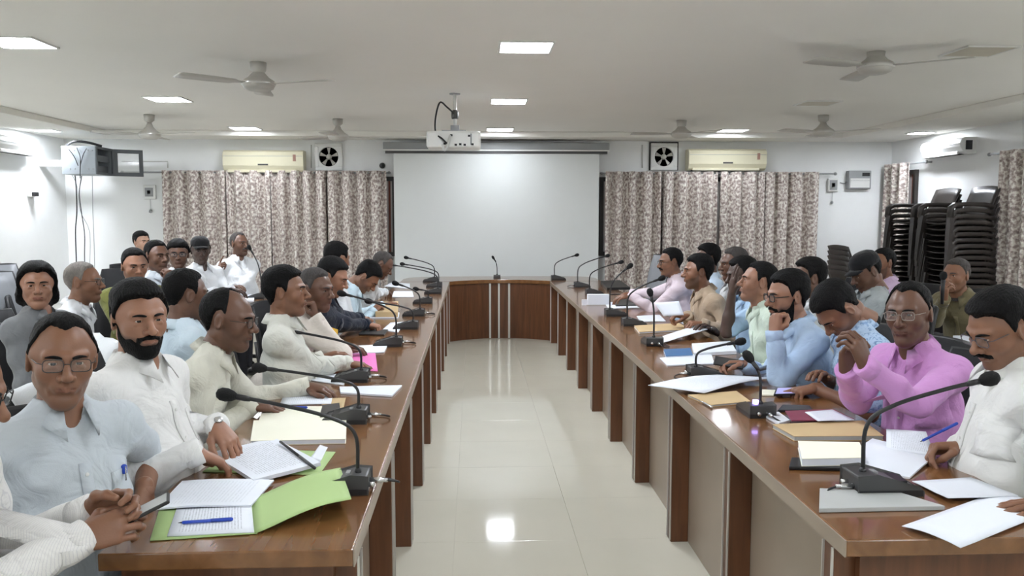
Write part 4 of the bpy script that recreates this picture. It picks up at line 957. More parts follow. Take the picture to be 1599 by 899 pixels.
def person(who, label, head, d, face, look=None, pitch=0, roll=0, shirt='white', rgb=(235,235,232), pat=None, rgb2=None, skin='med', hair='short', hc='black', beard=None, glasses=None,
           arms=None, short=False, lean=None, side=0, belly=.02, lod=1, sc=1.0, hs=(1, 1, 1), chair_kind='black', towel=None, cap=None, collar=True, gl=(30,30,32), group=None, hz=None, extra=None, eyes=True, trou=None):
    """head: photo pixel of the head centre at depth d; face: way the chest points (deg, 0 = to the right of the picture, -90 = to the camera);
    look: way the face points; arms: {'L'|'R': dict(w=wrist point, pose, dir, palm, pole)}"""
    H = P(*head, d=d); fa = face; look = fa if look is None else look
    fw = np.array([math.cos(R(fa)), math.sin(R(fa)), 0]); rt = np.array([fw[1], -fw[0], 0]); up = np.array([0, 0, 1.])
    Rh = np.array(Matrix.Rotation(R(look-90), 3, 'Z') @ Matrix.Rotation(R(pitch), 3, 'X') @ Matrix.Rotation(R(roll), 3, 'Y'))
    hs = np.array(hs)*sc
    J = H+Rh @ (np.array([0, -.026, -.08])*hs)
    if lean is None:
        need = J[2]-.145*sc-.535; lean = math.degrees(math.acos(np.clip(need/(.445*sc), .72, 1.0)))
    u = up*math.cos(R(lean))+fw*math.sin(R(lean)); u = unit(u+rt*math.tan(R(side))); fwd = unit(fw-u*np.dot(fw, u)); rt = np.cross(fwd, u)
    N_ = J-u*.075*sc; SC = N_-u*.06*sc; L_ = max(.3, (SC[2]-.535)/u[2]); PV = SC-u*L_; PV[2] = .535
    base = np.array([PV[0], PV[1], 0.]); t = tag(empty('person', base), label, 'person', group)
    T3 = np.stack([rt, fwd, u], 1)
    W = lambda x, y, z: SC+T3 @ np.array([x, y, z])*sc
    near = lod == 0; hres = .0085 if near else .0115
    # ---- arms
    A = {}
    for s, sn in (('L', -1), ('R', 1)):
        spec = (arms or {}).get(s) or {}
        S = W(sn*.165, 0, -.008); w = spec.get('w')
        if w is None: w = PV+fw*.30+(-fw*0)+np.cross(fw, up)*sn*.13+up*.12
        w = np.asarray(w, float); pole = np.asarray(spec.get('pole', -up*1.0-fwd*.35+rt*sn*.45))
        mx = .60*sc
        if np.linalg.norm(w-S) > mx: w = S+unit(w-S)*mx
        E = elbow(S, w, .285*sc, .25*sc, pole); A[s] = (S, E, w, spec, sn)
    # ---- shirt
    b = belly; tp = []
    tp.append((cone(W(-.115, .0, -.012), W(.115, .0, -.012), .062*sc, .062*sc), .05))
    for sn in (-1, 1): tp.append((cone(N_+u*.012*sc, W(sn*.13, -.005, .0), .056*sc, .05*sc), .05))
    tp.append((ell(W(0, .012, -.14), np.array([.168, .112+b*.25, .17])*sc, T3), .05))
    tp.append((ell(W(0, .028+b*.6, -.30), np.array([.152+b*.7, .108+b*.8, .16])*sc, T3), .06))
    hipT = np.stack([np.cross(fw, up), fw, up], 1)
    tp.append((ell(PV+up*.035+fw*.01, np.array([.172+b*.4, .128+b*.5, .12])*sc, hipT), .06))
    sk = [(cone(J+u*.02*sc, N_-u*.03*sc, .053*sc, .060*sc), .02), (cone(N_-u*.02, W(0, .02, -.12), .06*sc, .085*sc), .04)]
    for sn in (-1, 1): sk.append((cone(N_, W(sn*.13, 0, -.01), .042*sc, .04*sc), .03))
    for s in 'LR':
        S, E, w, spec, sn = A[s]; sl = spec.get('short', short); fu = unit(w-E)
        tp.append((ball(S+u*-.004, .061*sc), .04))
        if sl:
            q = S+(E-S)*spec.get('sl', .86); tp.append((cone(S, q, .063*sc, .060*sc), .03)); sk.append((cone(S, E, .042*sc, .040*sc), .02)); sk.append((cone(E, w, .0405*sc, .027*sc), .015)); sk.append((cone(E, E+(w-E)*.4, .041*sc, .040*sc), .015))
        else:
            ro = spec.get('roll', 0); q = E+(w-E)*(.93-ro*.4)
            tp.append((cone(S, E, .062*sc, .052*sc), .03)); tp.append((cone(E, q, .052*sc, .041*sc), .025)); sk.append((cone(S, E, .035*sc, .032*sc), .02)); sk.append((cone(E, w, .036*sc, .026*sc), .015))
    lo, hi = box_of([p for p, _ in tp]); f = Field(lo-.03, hi+.03, hres)
    for p, k in tp: f.add(p, k)
    # cloth folds, gathered at elbows, armpits and waist
    msk = np.argwhere(np.abs(f.F) < .03); pts = f.lo+f.h*msk; rs = np.random.RandomState(len(label)*7+int(abs(H[0])*100)); ph = rs.rand(6)*6
    amp = np.full(len(pts), .0022)
    for s in 'LR':
        S, E, w, spec, sn = A[s]
        for q, a, r_ in ((E, .0075, .11), (S-u*.09-rt*sn*.03, .007, .11), (E+(w-E)*.6, .0045, .1)): amp += a*np.exp(-((pts-q)**2).sum(1)/(r_*r_))
    amp += .0045*np.exp(-((pts-(PV+up*.1+fw*.1))**2).sum(1)/.02)
    loc = (pts-SC) @ T3; q = loc[:, 0]*26+loc[:, 2]*40+2.2*np.sin(loc[:, 1]*17+ph[0])+1.6*np.sin(loc[:, 2]*13+ph[1]); q2 = loc[:, 2]*52-loc[:, 0]*18+2*np.sin(loc[:, 0]*21+ph[2])
    f.F[msk[:, 0], msk[:, 1], msk[:, 2]] += (amp*(.65*np.sin(q+ph[3])+.45*np.sin(q2+ph[4]))).astype(np.float32)
    if min(rgb) > 215: rgb = tuple(v*.945 for v in rgb)
    cm = cloth_mat(shirt, rgb, pat, rgb2)
    full = Field.__new__(Field); full.h, full.lo, full.n, full.F = f.h, f.lo, f.n, f.F.copy()
    if collar:   # open neck
        f.add(cone(N_+u*.045*sc+fwd*.05*sc, N_-u*.035*sc+fwd*.11*sc, .040*sc, .006), .006, True)
    f.add(cone(N_+u*.03*sc, N_+u*.12*sc, .056*sc, .056*sc), .006, True)
    V, Q = f.mesh(); sh_o = obj_np('shirt', V-base, Q, cm, t)
    # ---- collar, placket, buttons, cuffs
    if collar:
        rows, n = [], 19
        for i in range(n):
            a = R(24)+(2*math.pi-R(48))*i/(n-1); fr = math.cos(a); tip = math.exp(-min(a-R(24), 2*math.pi-R(24)-a)/.42)
            dr = fwd*math.cos(a)+rt*math.sin(a); of = fwd*.012*sc*fr
            rows += [N_+of+dr*.060*sc+u*(.0)*sc, N_+of+dr*(.063+.004*tip)*sc+u*(.046-.018*(fr+1)/2)*sc, N_+of+dr*(.086+.016*tip)*sc+u*(.002-.046*tip-.006*(fr+1)/2)*sc+fwd*.016*tip*sc]
        mesh('collar', np.array(rows)-base, gridf(n, 3), cm, sh_o, True, solid=.0035*sc)
    def front(x, z):
        return full.hit(W(x, .36, z), -fwd, .6)
    if near or d < 6:
        st = []
        for i in range(12):
            z = -.055-.03*i
            for x in (-.016, .016):
                h_ = front(x, z); st.append(h_+fwd*.002 if h_ is not None else None)
        if all(q is not None for q in st):
            mesh('placket', np.array(st)-base, gridf(12, 2), cm, sh_o, True, solid=.004)
            if near:
                for i in range(1, 11, 3):
                    c = (st[2*i]+st[2*i+1])/2+fwd*.003; mesh('button', *lathe([(.0055, 0), (.0055, .0018), (.003, .0025)], 10, c-base, fwd), M['white'], sh_o)
        if near and d < 4.5:   # chest pocket on the left breast
            g = [front(-.07-.09*i/4, -.10-.105*j/4) for i in range(5) for j in range(5)]
            if all(q is not None for q in g):
                mesh('pocket', np.array([q+fwd*.0025 for q in g])-base, gridf(5, 5), cm, sh_o, True, solid=.004)
    # ---- body: head, neck, chest, arms and hands in one mesh
    lo, hi = box_of([p for p, _ in sk]); g = Field(lo-.02, hi+.02, .007 if near else .010)
    for p, k in sk: g.add(p, k)
    Vb, Qb = g.mesh(); parts = [(Vb, Qb, np.zeros(len(Vb)), np.zeros(len(Vb)))]
    hv, hq, lip, stb, hf = head_mesh(0 if near else 1); parts.append((H+(hv*hs) @ Rh.T, hq, lip*(.6 if beard != 'none' else 1), stb*dict(none=.05, full=2.0, trim=2.1).get(beard, .8)))
    for s in 'LR':
        S, E, w, spec, sn = A[s]; pv, pq = hand_mesh(spec.get('pose', 'rest'), 0 if near else 1); pv = pv*sc
        if s == 'L': pv = pv*np.array([-1, 1, 1]); pq = pq[:, ::-1]
        yd = unit(spec.get('dir', unit(w-E)*.8+np.array([0, 0, -.0]))); pn = np.asarray(spec.get('palm', (0, 0, -1.)), float); zd = unit(-pn-yd*np.dot(-pn, yd)); xd = np.cross(yd, zd)
        parts.append((w+pv @ np.stack([xd, yd, zd], 1).T, pq, np.zeros(len(pv)), np.zeros(len(pv))))
        A[s] = A[s]+(np.stack([xd, yd, zd], 1),)
        if not spec.get('short', short):
            ro = spec.get('roll', 0); fu = unit(w-E); q = E+(w-E)*(.93-ro*.4); mesh('cuff', *[np.array(lathe([(.036, -.03), (.0425, -.028), (.0425, .022), (.036, .024)], 18, q+fu*.012-base, fu)[0]), lathe([(.036, -.03), (.0425, -.028), (.0425, .022), (.036, .024)], 18)[1]], cm, sh_o, True)
        wr = spec.get('watch')
        if wr:
            fu = unit(w-E); wt = mesh(wr[0], *lathe([(.028, -.008), (.0305, -.006), (.0305, .006), (.028, .008)], 16, w-fu*.004-base, fu), M[wr[1]], t, True)
            if wr[0] == 'wristwatch': mesh('dial', *lathe([(.016, 0), (.016, .005), (.013, .007)], 14, w-fu*.004+zd*.027-base, zd), M['silver'], wt, True)
    n = 0; VV, QQ = [], []
    for v, q_, _, _ in parts: VV.append(v); QQ.append(q_+n); n += len(v)
    bo = obj_np('body', np.concatenate(VV)-base, np.concatenate(QQ), skin_mat('skin_'+skin, SKIN[skin]), t, dict(lip=np.concatenate([p[2] for p in parts]), stubble=np.concatenate([p[3] for p in parts])))
    # ---- hair, brows, eyes
    Hh = lambda v: H+(np.asarray(v, float)*hs) @ Rh.T-base
    hm = hair_mat(hc)
    if hair:
        v, q_ = hair_mesh(hair, 0 if near else 1); obj_np('hair', Hh(v), q_, hm, t)
    if beard in ('full', 'moustache'):
        v, q_ = beard_mesh(beard, 0 if near else 1); obj_np('beard' if beard == 'full' else 'moustache', Hh(v), q_, hm, t)
    if eyes:
        for sgn in (-1, 1):
            e = np.array([sgn*.031, .0735, .004])
            eo = mesh('eye', *[Hh(lathe([(.0, -.0127), (.009, -.009), (.0127, 0), (.0112, .006), (.0075, .0102), (.0, .0127)], 14, e, (0, 1, 0))[0]), lathe([(0, 0)]*6, 14)[1]], M['eyew'], bo, True)
            gz = unit((-.05*0, 1, 0)); mesh('iris', *[Hh(lathe([(.0068, .0108), (.0064, .0117), (.003, .0129), (.0, .0131)], 12, e, gz)[0]), lathe([(0, 0)]*4, 12)[1]], M['iris'], bo, True)
            br = []
            for i in range(7):
                a = i/6; x = sgn*(.012+.038*a); z = .0195+.0055*math.sin(a*2.4)-.004*a; hp_ = hf.hit((x, .135, z), (0, -1, 0), .15)
                br.append(hp_ if hp_ is not None else np.array([x, .08, z]))
            mesh('eyebrow', *[Hh(tube(br, [.0026, .0044, .0048, .0046, .004, .003, .0016], 6)[0]), tube(br, .003, 6)[1]], hm, t, True)
    if glasses:
        gm = mat('spectacle_%d_%d_%d' % gl, gl, .3, metal=.3)
        rim = []; gp = []
        for sgn in (-1, 1):
            ring = []
            for i in range(20):
                a = 2*math.pi*i/20; c_, s_ = math.cos(a), math.sin(a); ring.append((sgn*.033+.0245*np.sign(c_)*abs(c_)**.5, .101-.15*abs(.0245*c_*0+sgn*.033+.0245*c_)*.25, .001+.0165*np.sign(s_)*abs(s_)**.55))
            rim.append(tube(ring+ring[:1], glasses, 6)); gp.append(ring)
            rim.append(tube([(sgn*.057, .097, .006), (sgn*.07, .085, .007), (sgn*.081, .0, .008), (sgn*.082, -.02, -.004)], glasses*.9, 6))
        rim.append(tube([(-.009, .1, .004), (0, .103, .006), (.009, .1, .004)], glasses, 6))
        v, q_ = cat_(*rim); go = mesh('spectacles', Hh(v), q_, gm, t, True)
        for ring in gp: mesh('lens', Hh(ring+[tuple(np.mean(ring, 0))]), [(i, (i+1) % 20, 20) for i in range(20)], M['lens'], go, True)
    if cap:
        cmx = cloth_mat('cap_black', (26, 26, 28))
        prof = [(.0865, .045), (.089, .06), (.085, .09), (.07, .116), (.045, .132), (.0, .138)]
        v, q_ = lathe(prof, 20); v = [(x*.95, y*1.15-.014, z-.004) for x, y, z in v]; co = mesh('cap', Hh(v), q_, cmx, t, True)
        V = []
        for i in range(9):
            a = -1+2*i/8
            for r_ in (0, .5, 1): V.append((a*(.07-.014*r_), .078-.03*a*a+r_*(.062-.02*a*a), .05-.012*r_-.014*a*a))
        mesh('brim', Hh(V), gridf(9, 3), cmx, co, True, solid=.004)
    legs(t, fa, trou or M['trousers'])
    if chair_kind:
        chair(base[0]-fw[0]*.02, base[1]-fw[1]*.02, fa, 'black office chair under the person '+who, chair_kind, towel=towel)
    return dict(H=H, base=base, W=W, A=A, t=t, front=front, fwd=fwd, u=u, Hh=Hh, shirt=sh_o, Rh=Rh, hs=hs)
# ------------------------------------------------------------------ the people
def cam_dir(px, d): p = P(*px, d=d); return math.degrees(math.atan2(-p[1], -p[0]))
UP = np.array([0, 0, 1.]); E1 = np.array([1., 0, 0]); E2 = np.array([0, 1., 0])
# --- left table, front row (nearest first)
q = person('in a white striped shirt using a phone', 'person in white striped shirt using a phone at the left picture edge', (-76, 608), 1.78, 2, look=8, pitch=-18, shirt='white_stripe', rgb=(236, 234, 230), pat=('X', 60, .86), rgb2=(206, 204, 204), skin='tan', hair='short', glasses=.0016, lod=0, lean=8,
  arms=dict(R=dict(w=P(124, 842, d=1.93), pose='phone', dir=(.9, .35, .25), palm=(.1, .85, -.4), watch=('wrist_thread', 'maroon')), L=dict(w=P(136, 800, d=2.03), pose='phone', dir=(.93, .0, .25), palm=(.2, -.9, -.2))))
q = person('in the grey-blue shirt', 'person in grey-blue short-sleeved shirt and spectacles staring at the camera', (97, 560), 2.27, -38, look=cam_dir((97, 560), 2.27)+6, pitch=-3, roll=-4, shirt='grey_blue', rgb=(190, 197, 202), skin='tan', hair='receding', glasses=.0015, gl=(70, 64, 62), lod=0, short=True, belly=.045, hs=(.98, 1, 1.0), lean=2,
  arms=dict(L=dict(w=P(226, 768, d=2.42), pose='rest', dir=(.2, -.5, -.8), palm=(-.8, .1, -.3), pole=np.array([-.1, .9, -.45]), sl=.9), R=dict(w=P(112, 772, d=2.24), pose='rest', dir=(.8, -.1, -.55), palm=(-.3, .3, -.9), sl=.97, pole=np.array([-.8, -.2, -.5]))))
g = q
a = g['front'](-.115, -.105)
if a is not None:
    t = tag(empty('pen', a), 'blue pen cap clipped in the grey-blue shirt pocket', 'pen')
    mesh('cap', *lathe([(.006, -.012), (.008, -.01), (.008, .010), (.004, .014)], 10, g['fwd']*.006, g['u']), M['penblue'], t, True); mesh('clip', *tube([g['fwd']*.014+g['u']*.01, g['fwd']*.014-g['u']*.03], .002, 6), M['silver'], t, True)
person('in the white shirt looking back at the camera', 'person in white long-sleeved shirt looking back at the camera, arms on the table', (217, 497), 2.72, -14, look=cam_dir((217, 497), 2.72)+20, pitch=-2, shirt='white', rgb=(238, 237, 234), skin='med', hair='full', beard='full', lod=0, belly=.05, hs=(.97, .98, .97), towel='white towel over the chair behind the person in grey-blue',
  arms=dict(R=dict(w=P(306, 706, d=2.60), pose='rest', roll=.0, dir=(.6, .6, -.5)), L=dict(w=P(338, 664, d=2.86), pose='rest', dir=(.6, -.5, -.5), watch=('wristwatch', 'brownleather'))))
person('in beige with spectacles', 'person in beige shirt and spectacles, hands on an ivory notebook', (357, 498), 3.45, 4, look=-6, pitch=-8, shirt='beige', rgb=(206, 204, 190), skin='dark', hair='bald', glasses=.0016, gl=(60, 50, 46), lod=0, belly=.03, hs=(1, 1.05, 1.02),
  arms=dict(R=dict(w=P(390, 634, z=.805), pose='rest', dir=(.9, .3, -.1), watch=('wrist_thread', 'redth')), L=dict(w=P(478, 603, z=.805), pose='rest', dir=(.95, -.2, -.12), watch=('wristwatch', 'silver'))))
person('in the pale cream shirt', 'person in pale cream shirt in side view, forearm on the left table', (446, 455), 4.2, 5, look=2, pitch=2, shirt='cream', rgb=(212, 212, 202), skin='tan', hair='full', lod=0,
  arms=dict(R=dict(w=P(540, 567, z=.80), pose='rest', dir=(.95, .2, -.15)), L=dict(w=P(500, 560, z=.80), pose='rest')))
person('in the cream jacket', 'person in cream jacket over a lilac shirt, chin on hand', (494, 452), 4.85, 5, look=-25, pitch=-4, shirt='cream_jacket', rgb=(214, 206, 196), skin='dark', hair='short', hc='salt', lod=1,
  arms=dict(R=dict(w=P(494, 498, d=4.72), pose='fist', dir=(-.2, .1, .95), palm=(-.6, 0, .2), pole=np.array([.5, -.2, -1.])), L=dict(w=P(530, 540, z=.82), pose='rest', dir=(.95, .1, -.05), watch=('wrist_thread', 'gold'))))
q = person('in the navy sweater', 'person in navy sweater with a yellow chest patch, writing', (519, 432), 5.55, 0, look=-5, pitch=-22, shirt='navy', rgb=(26, 32, 46), skin='med', hair='full', lod=1,
  arms=dict(R=dict(w=P(578, 508, z=.80), pose='pen', dir=(.95, .15, -.2)), L=dict(w=P(566, 498, z=.8), pose='rest')))
sp = [q['front'](x, z) for x, z in ((.02, -.13), (.10, -.11), (.06, -.25))]
if all(s is not None for s in sp): mesh('chest_patch', np.array(sp)+q['fwd']*.006-q['base'], [(0, 1, 2)], mat('yellow_patch', (226, 176, 60), .8), q['shirt'], solid=.004)
person('seated behind the navy sweater', 'person seated behind the one in navy sweater, mostly hidden', (526, 404), 6.4, 10, look=50, pitch=-10, shirt='white_b', rgb=(226, 228, 230), skin='tan', hair='full')
person('bowed in light blue', 'person in light blue shirt bowed over papers on the left table', (573, 432), 6.7, 0, look=-8, pitch=-50, shirt='sky', rgb=(196, 216, 226), skin='tan', hair='full',
  arms=dict(R=dict(w=P(582, 487, z=.80), pose='pen'), L=dict(w=P(596, 478, z=.8), pose='rest')))
person('in white at the far end of the left table', 'person in white shirt farthest along the left table, reading', (597, 413), 7.9, 0, look=0, pitch=-35, shirt='white_c', rgb=(222, 228, 230), skin='dark', hair='receding', hc='salt',
  arms=dict(R=dict(w=P(604, 458, z=.80), pose='rest')))
# --- left, second row
person('in the grey top', 'person in grey collared top turning to the camera, at the left behind the front row', (58, 446), 4.35, -15, look=-62, pitch=2, shirt='grey', rgb=(118, 120, 122), skin='med', hair='woman', beard='none', hs=(.97, .97, .97), lod=0, sc=.97, collar=True)
person('in white beside the grey top', 'person in white shirt and spectacles in side view, beside the grey top', (131, 440), 5.15, 5, look=3, pitch=0, shirt='white_d', rgb=(236, 238, 240), skin='tan', hair='crop', hc='grey', glasses=.0014)
person('in olive green', 'person in olive green uniform shirt resting the chin on a hand', (210, 415), 5.95, -58, look=-52, pitch=-6, shirt='olive', rgb=(100, 101, 50), skin='med', hair='short', pat=None,
  arms=dict(R=dict(w=P(214, 462, d=5.75), pose='fist', dir=(.15, .0, .95), palm=(-.2, .8, .3), pole=np.array([0, -.3, -1.]))))
person('in pale grey behind the olive shirt', 'person in pale grey shirt behind the olive uniform, hand raised', (245, 400), 6.6, -20, look=-35, shirt='pale_grey', rgb=(192, 198, 204), skin='dark', hair='short',
  arms=dict(L=dict(w=P(262, 442, d=6.4), pose='fist', dir=(.1, 0, .95), palm=(-.7, .3, 0))))
person('in white with dark spectacles', 'person in white shirt with dark-rimmed spectacles, in the second left row', (278, 397), 7.2, -40, look=-70, shirt='white_e', rgb=(232, 234, 236), skin='dark', hair='fringe', glasses=.0022)
person('in white with the black cap', 'person in white shirt and black cap in the second left row', (313, 391), 7.75, -40, look=-65, pitch=-4, shirt='white_f', rgb=(238, 240, 242), skin='deep', hair='short', cap=True,
  arms=dict(L=dict(w=P(360, 452, d=7.6), pose='rest', dir=(.95, -.1, -.1)), R=dict(w=P(335, 455, d=7.4), pose='rest')))
person('speaking into a microphone', 'person in white shirt speaking into a microphone before the curtain', (374, 381), 8.75, -50, look=-35, pitch=4, shirt='white_g', rgb=(240, 242, 244), skin='dark', hair='receding', hc='salt', beard='moustache', belly=.045,
  arms=dict(R=dict(w=P(341, 426, d=8.45), pose='point', dir=(.25, -.1, .9), palm=(.6, .3, 0)), L=dict(w=P(368, 448, d=8.4), pose='rest', dir=(.6, -.6, .1))))
person('by the back wall', 'person by the back wall mostly hidden behind the olive and pale grey shirts', (221, 378), 9.9, -40, look=-35, shirt='white_h', rgb=(228, 230, 232), skin='light', hair='full')
person('in light blue seen from behind', 'person in light blue shirt seen from behind, between the two left rows', (291, 460), 4.1, 42, look=38, pitch=-4, shirt='pale_blue', rgb=(206, 222, 232), skin='dark', hair='short', lod=0, towel='white towel over the chair of the person in light blue')
# --- right table, front row (nearest first)
person('in white at the right edge', 'person in white shirt and spectacles writing at the right picture edge', (1562, 512), 2.6, 168, look=188, pitch=-24, shirt='white_i', rgb=(240, 240, 237), skin='tan', hair='full', beard='moustache', glasses=.0015, gl=(90, 84, 90), lod=0, belly=.03, hs=(1.02, 1.02, 1.0),
  arms=dict(R=dict(w=P(1500, 698, z=.815), pose='pen', dir=(-.95, .1, -.05), palm=(.1, -.5, -.8)), L=dict(w=P(1668, 786, z=.80), pose='flat', dir=(-.95, .2, -.1))))
pen((1436, 690), (1496, 660), 'blue pen in the writing hand of the person in white', M['penblue'], za=.81, zb=.885)
person('in the purple shirt', 'person in purple shirt and spectacles, hands clasped, looking at the camera', (1420, 489), 3.2, 200, look=cam_dir((1420, 489), 3.2)-20, pitch=-2, roll=4, shirt='purple', rgb=(204, 148, 204), skin='dark', hair='receding', hc='black', glasses=.0013, gl=(150, 140, 130), lod=0, belly=.03, hs=(.98, 1.02, 1.02), lean=16,
  arms=dict(L=dict(w=P(1352, 572, d=2.9), pose='clasp', dir=(-.30, .12, .95), palm=(-.55, .8, 0), pole=np.array([.25, -.35, -1.])), R=dict(w=P(1322, 580, d=3.06), pose='clasp', dir=(-.02, -.1, .97), palm=(.3, -.9, .0), pole=np.array([-.1, .2, -1.]))))
person('bowed over a tablet', 'person in patterned blue short-sleeved shirt bowed over a tablet', (1308, 482), 3.75, 176, look=190, pitch=-55, roll=0, shirt='blue_pattern', rgb=(176, 200, 226), pat=('N', 38, .5), rgb2=(120, 150, 190), skin='tan', hair='full', lod=0, short=True, hs=(1.03, 1.03, 1.03), lean=14,
  arms=dict(L=dict(w=P(1272, 606, z=.80), pose='point', dir=(-.95, -.1, -.12)), R=dict(w=P(1290, 590, z=.82), pose='rest')))
person('in light blue with dark spectacles', 'person in light blue shirt and dark spectacles, chin on hand, holding a phone', (1230, 462), 4.2, 178, look=186, pitch=-5, shirt='light_blue', rgb=(178, 200, 226), skin='med', hair='full', beard='full', glasses=.0026, lod=0, hs=(1.03, 1.03, 1.05),
  arms=dict(L=dict(w=P(1209, 521, d=3.98), pose='fist', dir=(.1, .1, .95), palm=(.7, .3, .2), pole=np.array([-.5, -.2, -1.])), R=dict(w=P(1164, 569, z=.815), pose='phone', dir=(-.95, 0, .0), palm=(0, -.5, -.8))))
person('in light green', 'person in light green shirt looking towards the screen', (1184, 440), 4.95, 180, look=172, pitch=8, shirt='light_green', rgb=(206, 220, 204), skin='med', hair='short', lod=0)
person('with a hand on the forehead', 'person in blue short sleeves leaning the forehead on a hand', (1158, 430), 5.5, 182, look=190, pitch=-6, shirt='blue_short', rgb=(176, 204, 232), skin='deep', hair='full', short=True,
  arms=dict(L=dict(w=P(1143, 458, d=5.25), pose='flat', dir=(.05, 0, .98), palm=(1, .1, 0), pole=np.array([-.3, 0, -1.])), R=dict(w=P(1112, 514, z=.80), pose='rest')))
person('seated behind the raised hand', 'person mostly hidden just behind the raised hand at the right table', (1146, 412), 6.1, 182, look=186, pitch=-4, shirt='white_j', rgb=(226, 228, 230), skin='dark', hair='short', hc='salt')
person('in the tan shirt', 'person in tan shirt holding a sheet at the right table', (1090, 424), 5.95, 184, look=176, pitch=0, shirt='tan_shirt', rgb=(172, 152, 130), skin='tan', hair='full', beard='trim',
  arms=dict(L=dict(w=P(1098, 506, z=.83), pose='grip', dir=(-.9, .1, .1)), R=dict(w=P(1074, 494, z=.86), pose='grip', dir=(-.9, .1, .1))))
person('seated behind the tan shirt', 'person in light blue seated behind the tan shirt, mostly hidden', (1104, 404), 6.9, 182, look=180, shirt='pale_blue_b', rgb=(190, 206, 222), skin='dark', hair='full')
person('in pale pink', 'person in pale pink shirt and spectacles reaching over the right table', (1047, 409), 7.2, 168, look=182, pitch=-4, shirt='pale_pink', rgb=(222, 206, 214), skin='tan', hair='short', beard='moustache', glasses=.002,
  arms=dict(L=dict(w=P(985, 462, d=7.2), pose='rest', dir=(-.97, 0, -.1)), R=dict(w=P(975, 460, z=.82), pose='rest', dir=(-.97, 0, -.1))))
person('behind the light blue shirt', 'person mostly hidden behind the light blue shirt with dark spectacles', (1262, 434), 5.1, 180, look=178, shirt='white_k', rgb=(224, 226, 228), skin='dark', hair='full')
# --- right, second row
person('in grey with a black cap', 'person in grey shirt and black cap leaning forward, second right row', (1352, 424), 5.3, 182, look=186, pitch=-26, shirt='grey_b', rgb=(160, 166, 166), skin='dark', hair='short', cap=True)
person('in pink behind the black cap', 'person in pink shirt seated behind the one with the black cap', (1378, 411), 6.7, 185, look=192, shirt='pink_b', rgb=(206, 180, 206), skin='tan', hair='short', beard='trim')
q = person('in khaki', 'person in khaki shirt holding a microphone to the mouth, before the stacked chairs', (1493, 430), 5.9, 212, look=208, pitch=0, shirt='khaki', rgb=(112, 104, 78), skin='tan', hair='short', hc='salt',
  arms=dict(R=dict(w=P(1474, 468, d=5.7), pose='grip', dir=(-.1, -.1, .95), palm=(.9, 0, 0))))
h = P(1473, 430, d=5.62); t = tag(empty('hand_microphone', h), 'black microphone held before the khaki shirt', 'microphone')
mesh('windshield', *lathe([(.012, -.03), (.024, -.015), (.026, .005), (.018, .024), (0, .03)], 12), M['foam'], t, True); mesh('handle', *lathe([(.011, -.2), (.013, -.1), (.015, -.03)], 10), M['black'], t, True)
# phones held in hands
def held_phone(p, dirv, nrm, label, w=.072, l=.15, m='black', face='dark'):
    y = unit(dirv); z = unit(np.asarray(nrm)-y*np.dot(nrm, y)); x = np.cross(y, z); t = tag(empty('mobile_phone', p), label, 'phone'); R3 = np.stack([x, y, z], 1)
    v, f_ = bx(-w/2, w/2, -l/2, l/2, -.0045, .0045); mesh('body', [R3 @ np.array(q) for q in v], f_, M[m], t, bevel=.004)
    v, f_ = bx(-w/2+.004, w/2-.004, -l/2+.006, l/2-.006, .0046, .0052); mesh('display', [R3 @ np.array(q) for q in v], f_, M[face], t)
held_phone(P(218, 800, d=2.02), (.85, .3, .38), (-.3, -.1, .9), 'black phone in the hands of the person at the left picture edge', face='greycard')
held_phone(P(1138, 566, z=.83), (-.8, .3, .1), (.1, -.5, .8), 'dark phone in the hand resting beside the low-bent microphone')
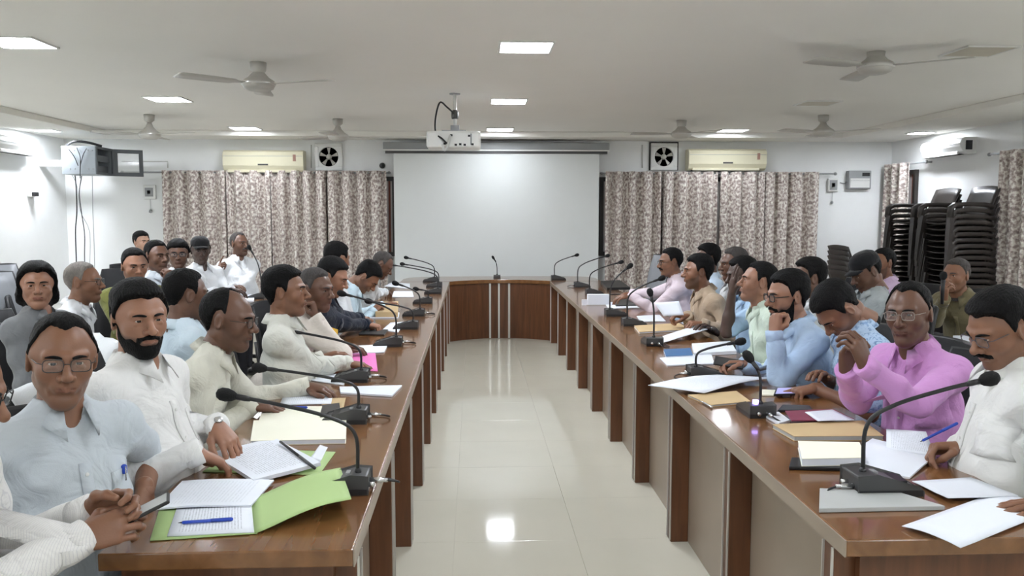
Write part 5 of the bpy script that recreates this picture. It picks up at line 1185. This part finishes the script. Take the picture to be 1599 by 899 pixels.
# empty and background chairs
for px, d, fa, lb in ((12, 5.9, -30, 'grey leather chair at the left picture edge behind the grey top'), (34, 6.9, -20, 'grey leather chair behind the grey top, second from the left edge')):
    p_ = P(px, 430, d=d); chair(p_[0], p_[1], fa, lb, 'grey', 'grey leather chairs')
p_ = P(990, 430, d=8.3); chair(p_[0], p_[1], 190, 'grey leather chair beside the person in pale pink, far right table', 'grey', 'grey leather chairs')
for px, d, fa, lb in ((172, 8.8, -90, 'empty black office chair between the white and olive shirts'), (96, 6.3, 0, 'empty black office chair behind the white-shirted person with spectacles'), (1290, 7.4, 180, 'empty black office chair left of the black cap at the right'), (1305, 8.3, 180, 'farther empty black office chair by the right curtain'), (6, 3.7, 0, 'empty black office chair below the grey top at the left edge')):
    p_ = P(px, 430, d=d); chair(p_[0], p_[1], fa, lb)
# small tables of the second rows
def small_table(x0, x1, y0, y1, lb):
    t = tag(empty('side_table', ((x0+x1)/2, (y0+y1)/2, 0)), lb, 'table'); w, l = (x1-x0)/2, (y1-y0)/2
    mesh('tabletop', *bx(-w, w, -l, l, ZT-.03, ZT), M['wood'], t, bevel=.004)
    for a in (-1, 1):
        for b_ in (-1, 1): mesh('leg', *bx(a*(w-.05)-.025, a*(w-.05)+.025, b_*(l-.05)-.025, b_*(l-.05)+.025, 0, ZT-.03), M['woodv'], t)
p_ = P(384, 458, z=ZT); small_table(p_[0]-.2, p_[0]+.5, 7.75, 8.3, 'brown side table before the person speaking into a microphone')
micro((400, 464), (389, 386), 1, 'microphone at the mouth of the speaker before the curtain', False)
sheet('paper_stack', [(352, 470), (360, 460), (398, 462), (396, 472)], 'white papers on the side table before the speaker', M['paper'], th=.015)
p_ = P(1500, 524, z=ZT); small_table(p_[0]-.5, p_[0]+.5, 4.95, 5.45, 'brown side table behind the purple shirt, before the khaki shirt')
sheet('paper_sheet', [(1490, 540), (1488, 526), (1520, 526), (1526, 540)], 'white paper on the side table before the khaki shirt', M['paper'], th=.01)
p_ = P(1330, 470, d=5.2); small_table(p_[0]-.55, p_[0]-.15, 4.9, 5.9, 'brown side table before the person with the black cap at the right')
micro((1308, 530), (1356, 437), -1, 'microphone before the grey shirt of the person with the black cap', False)
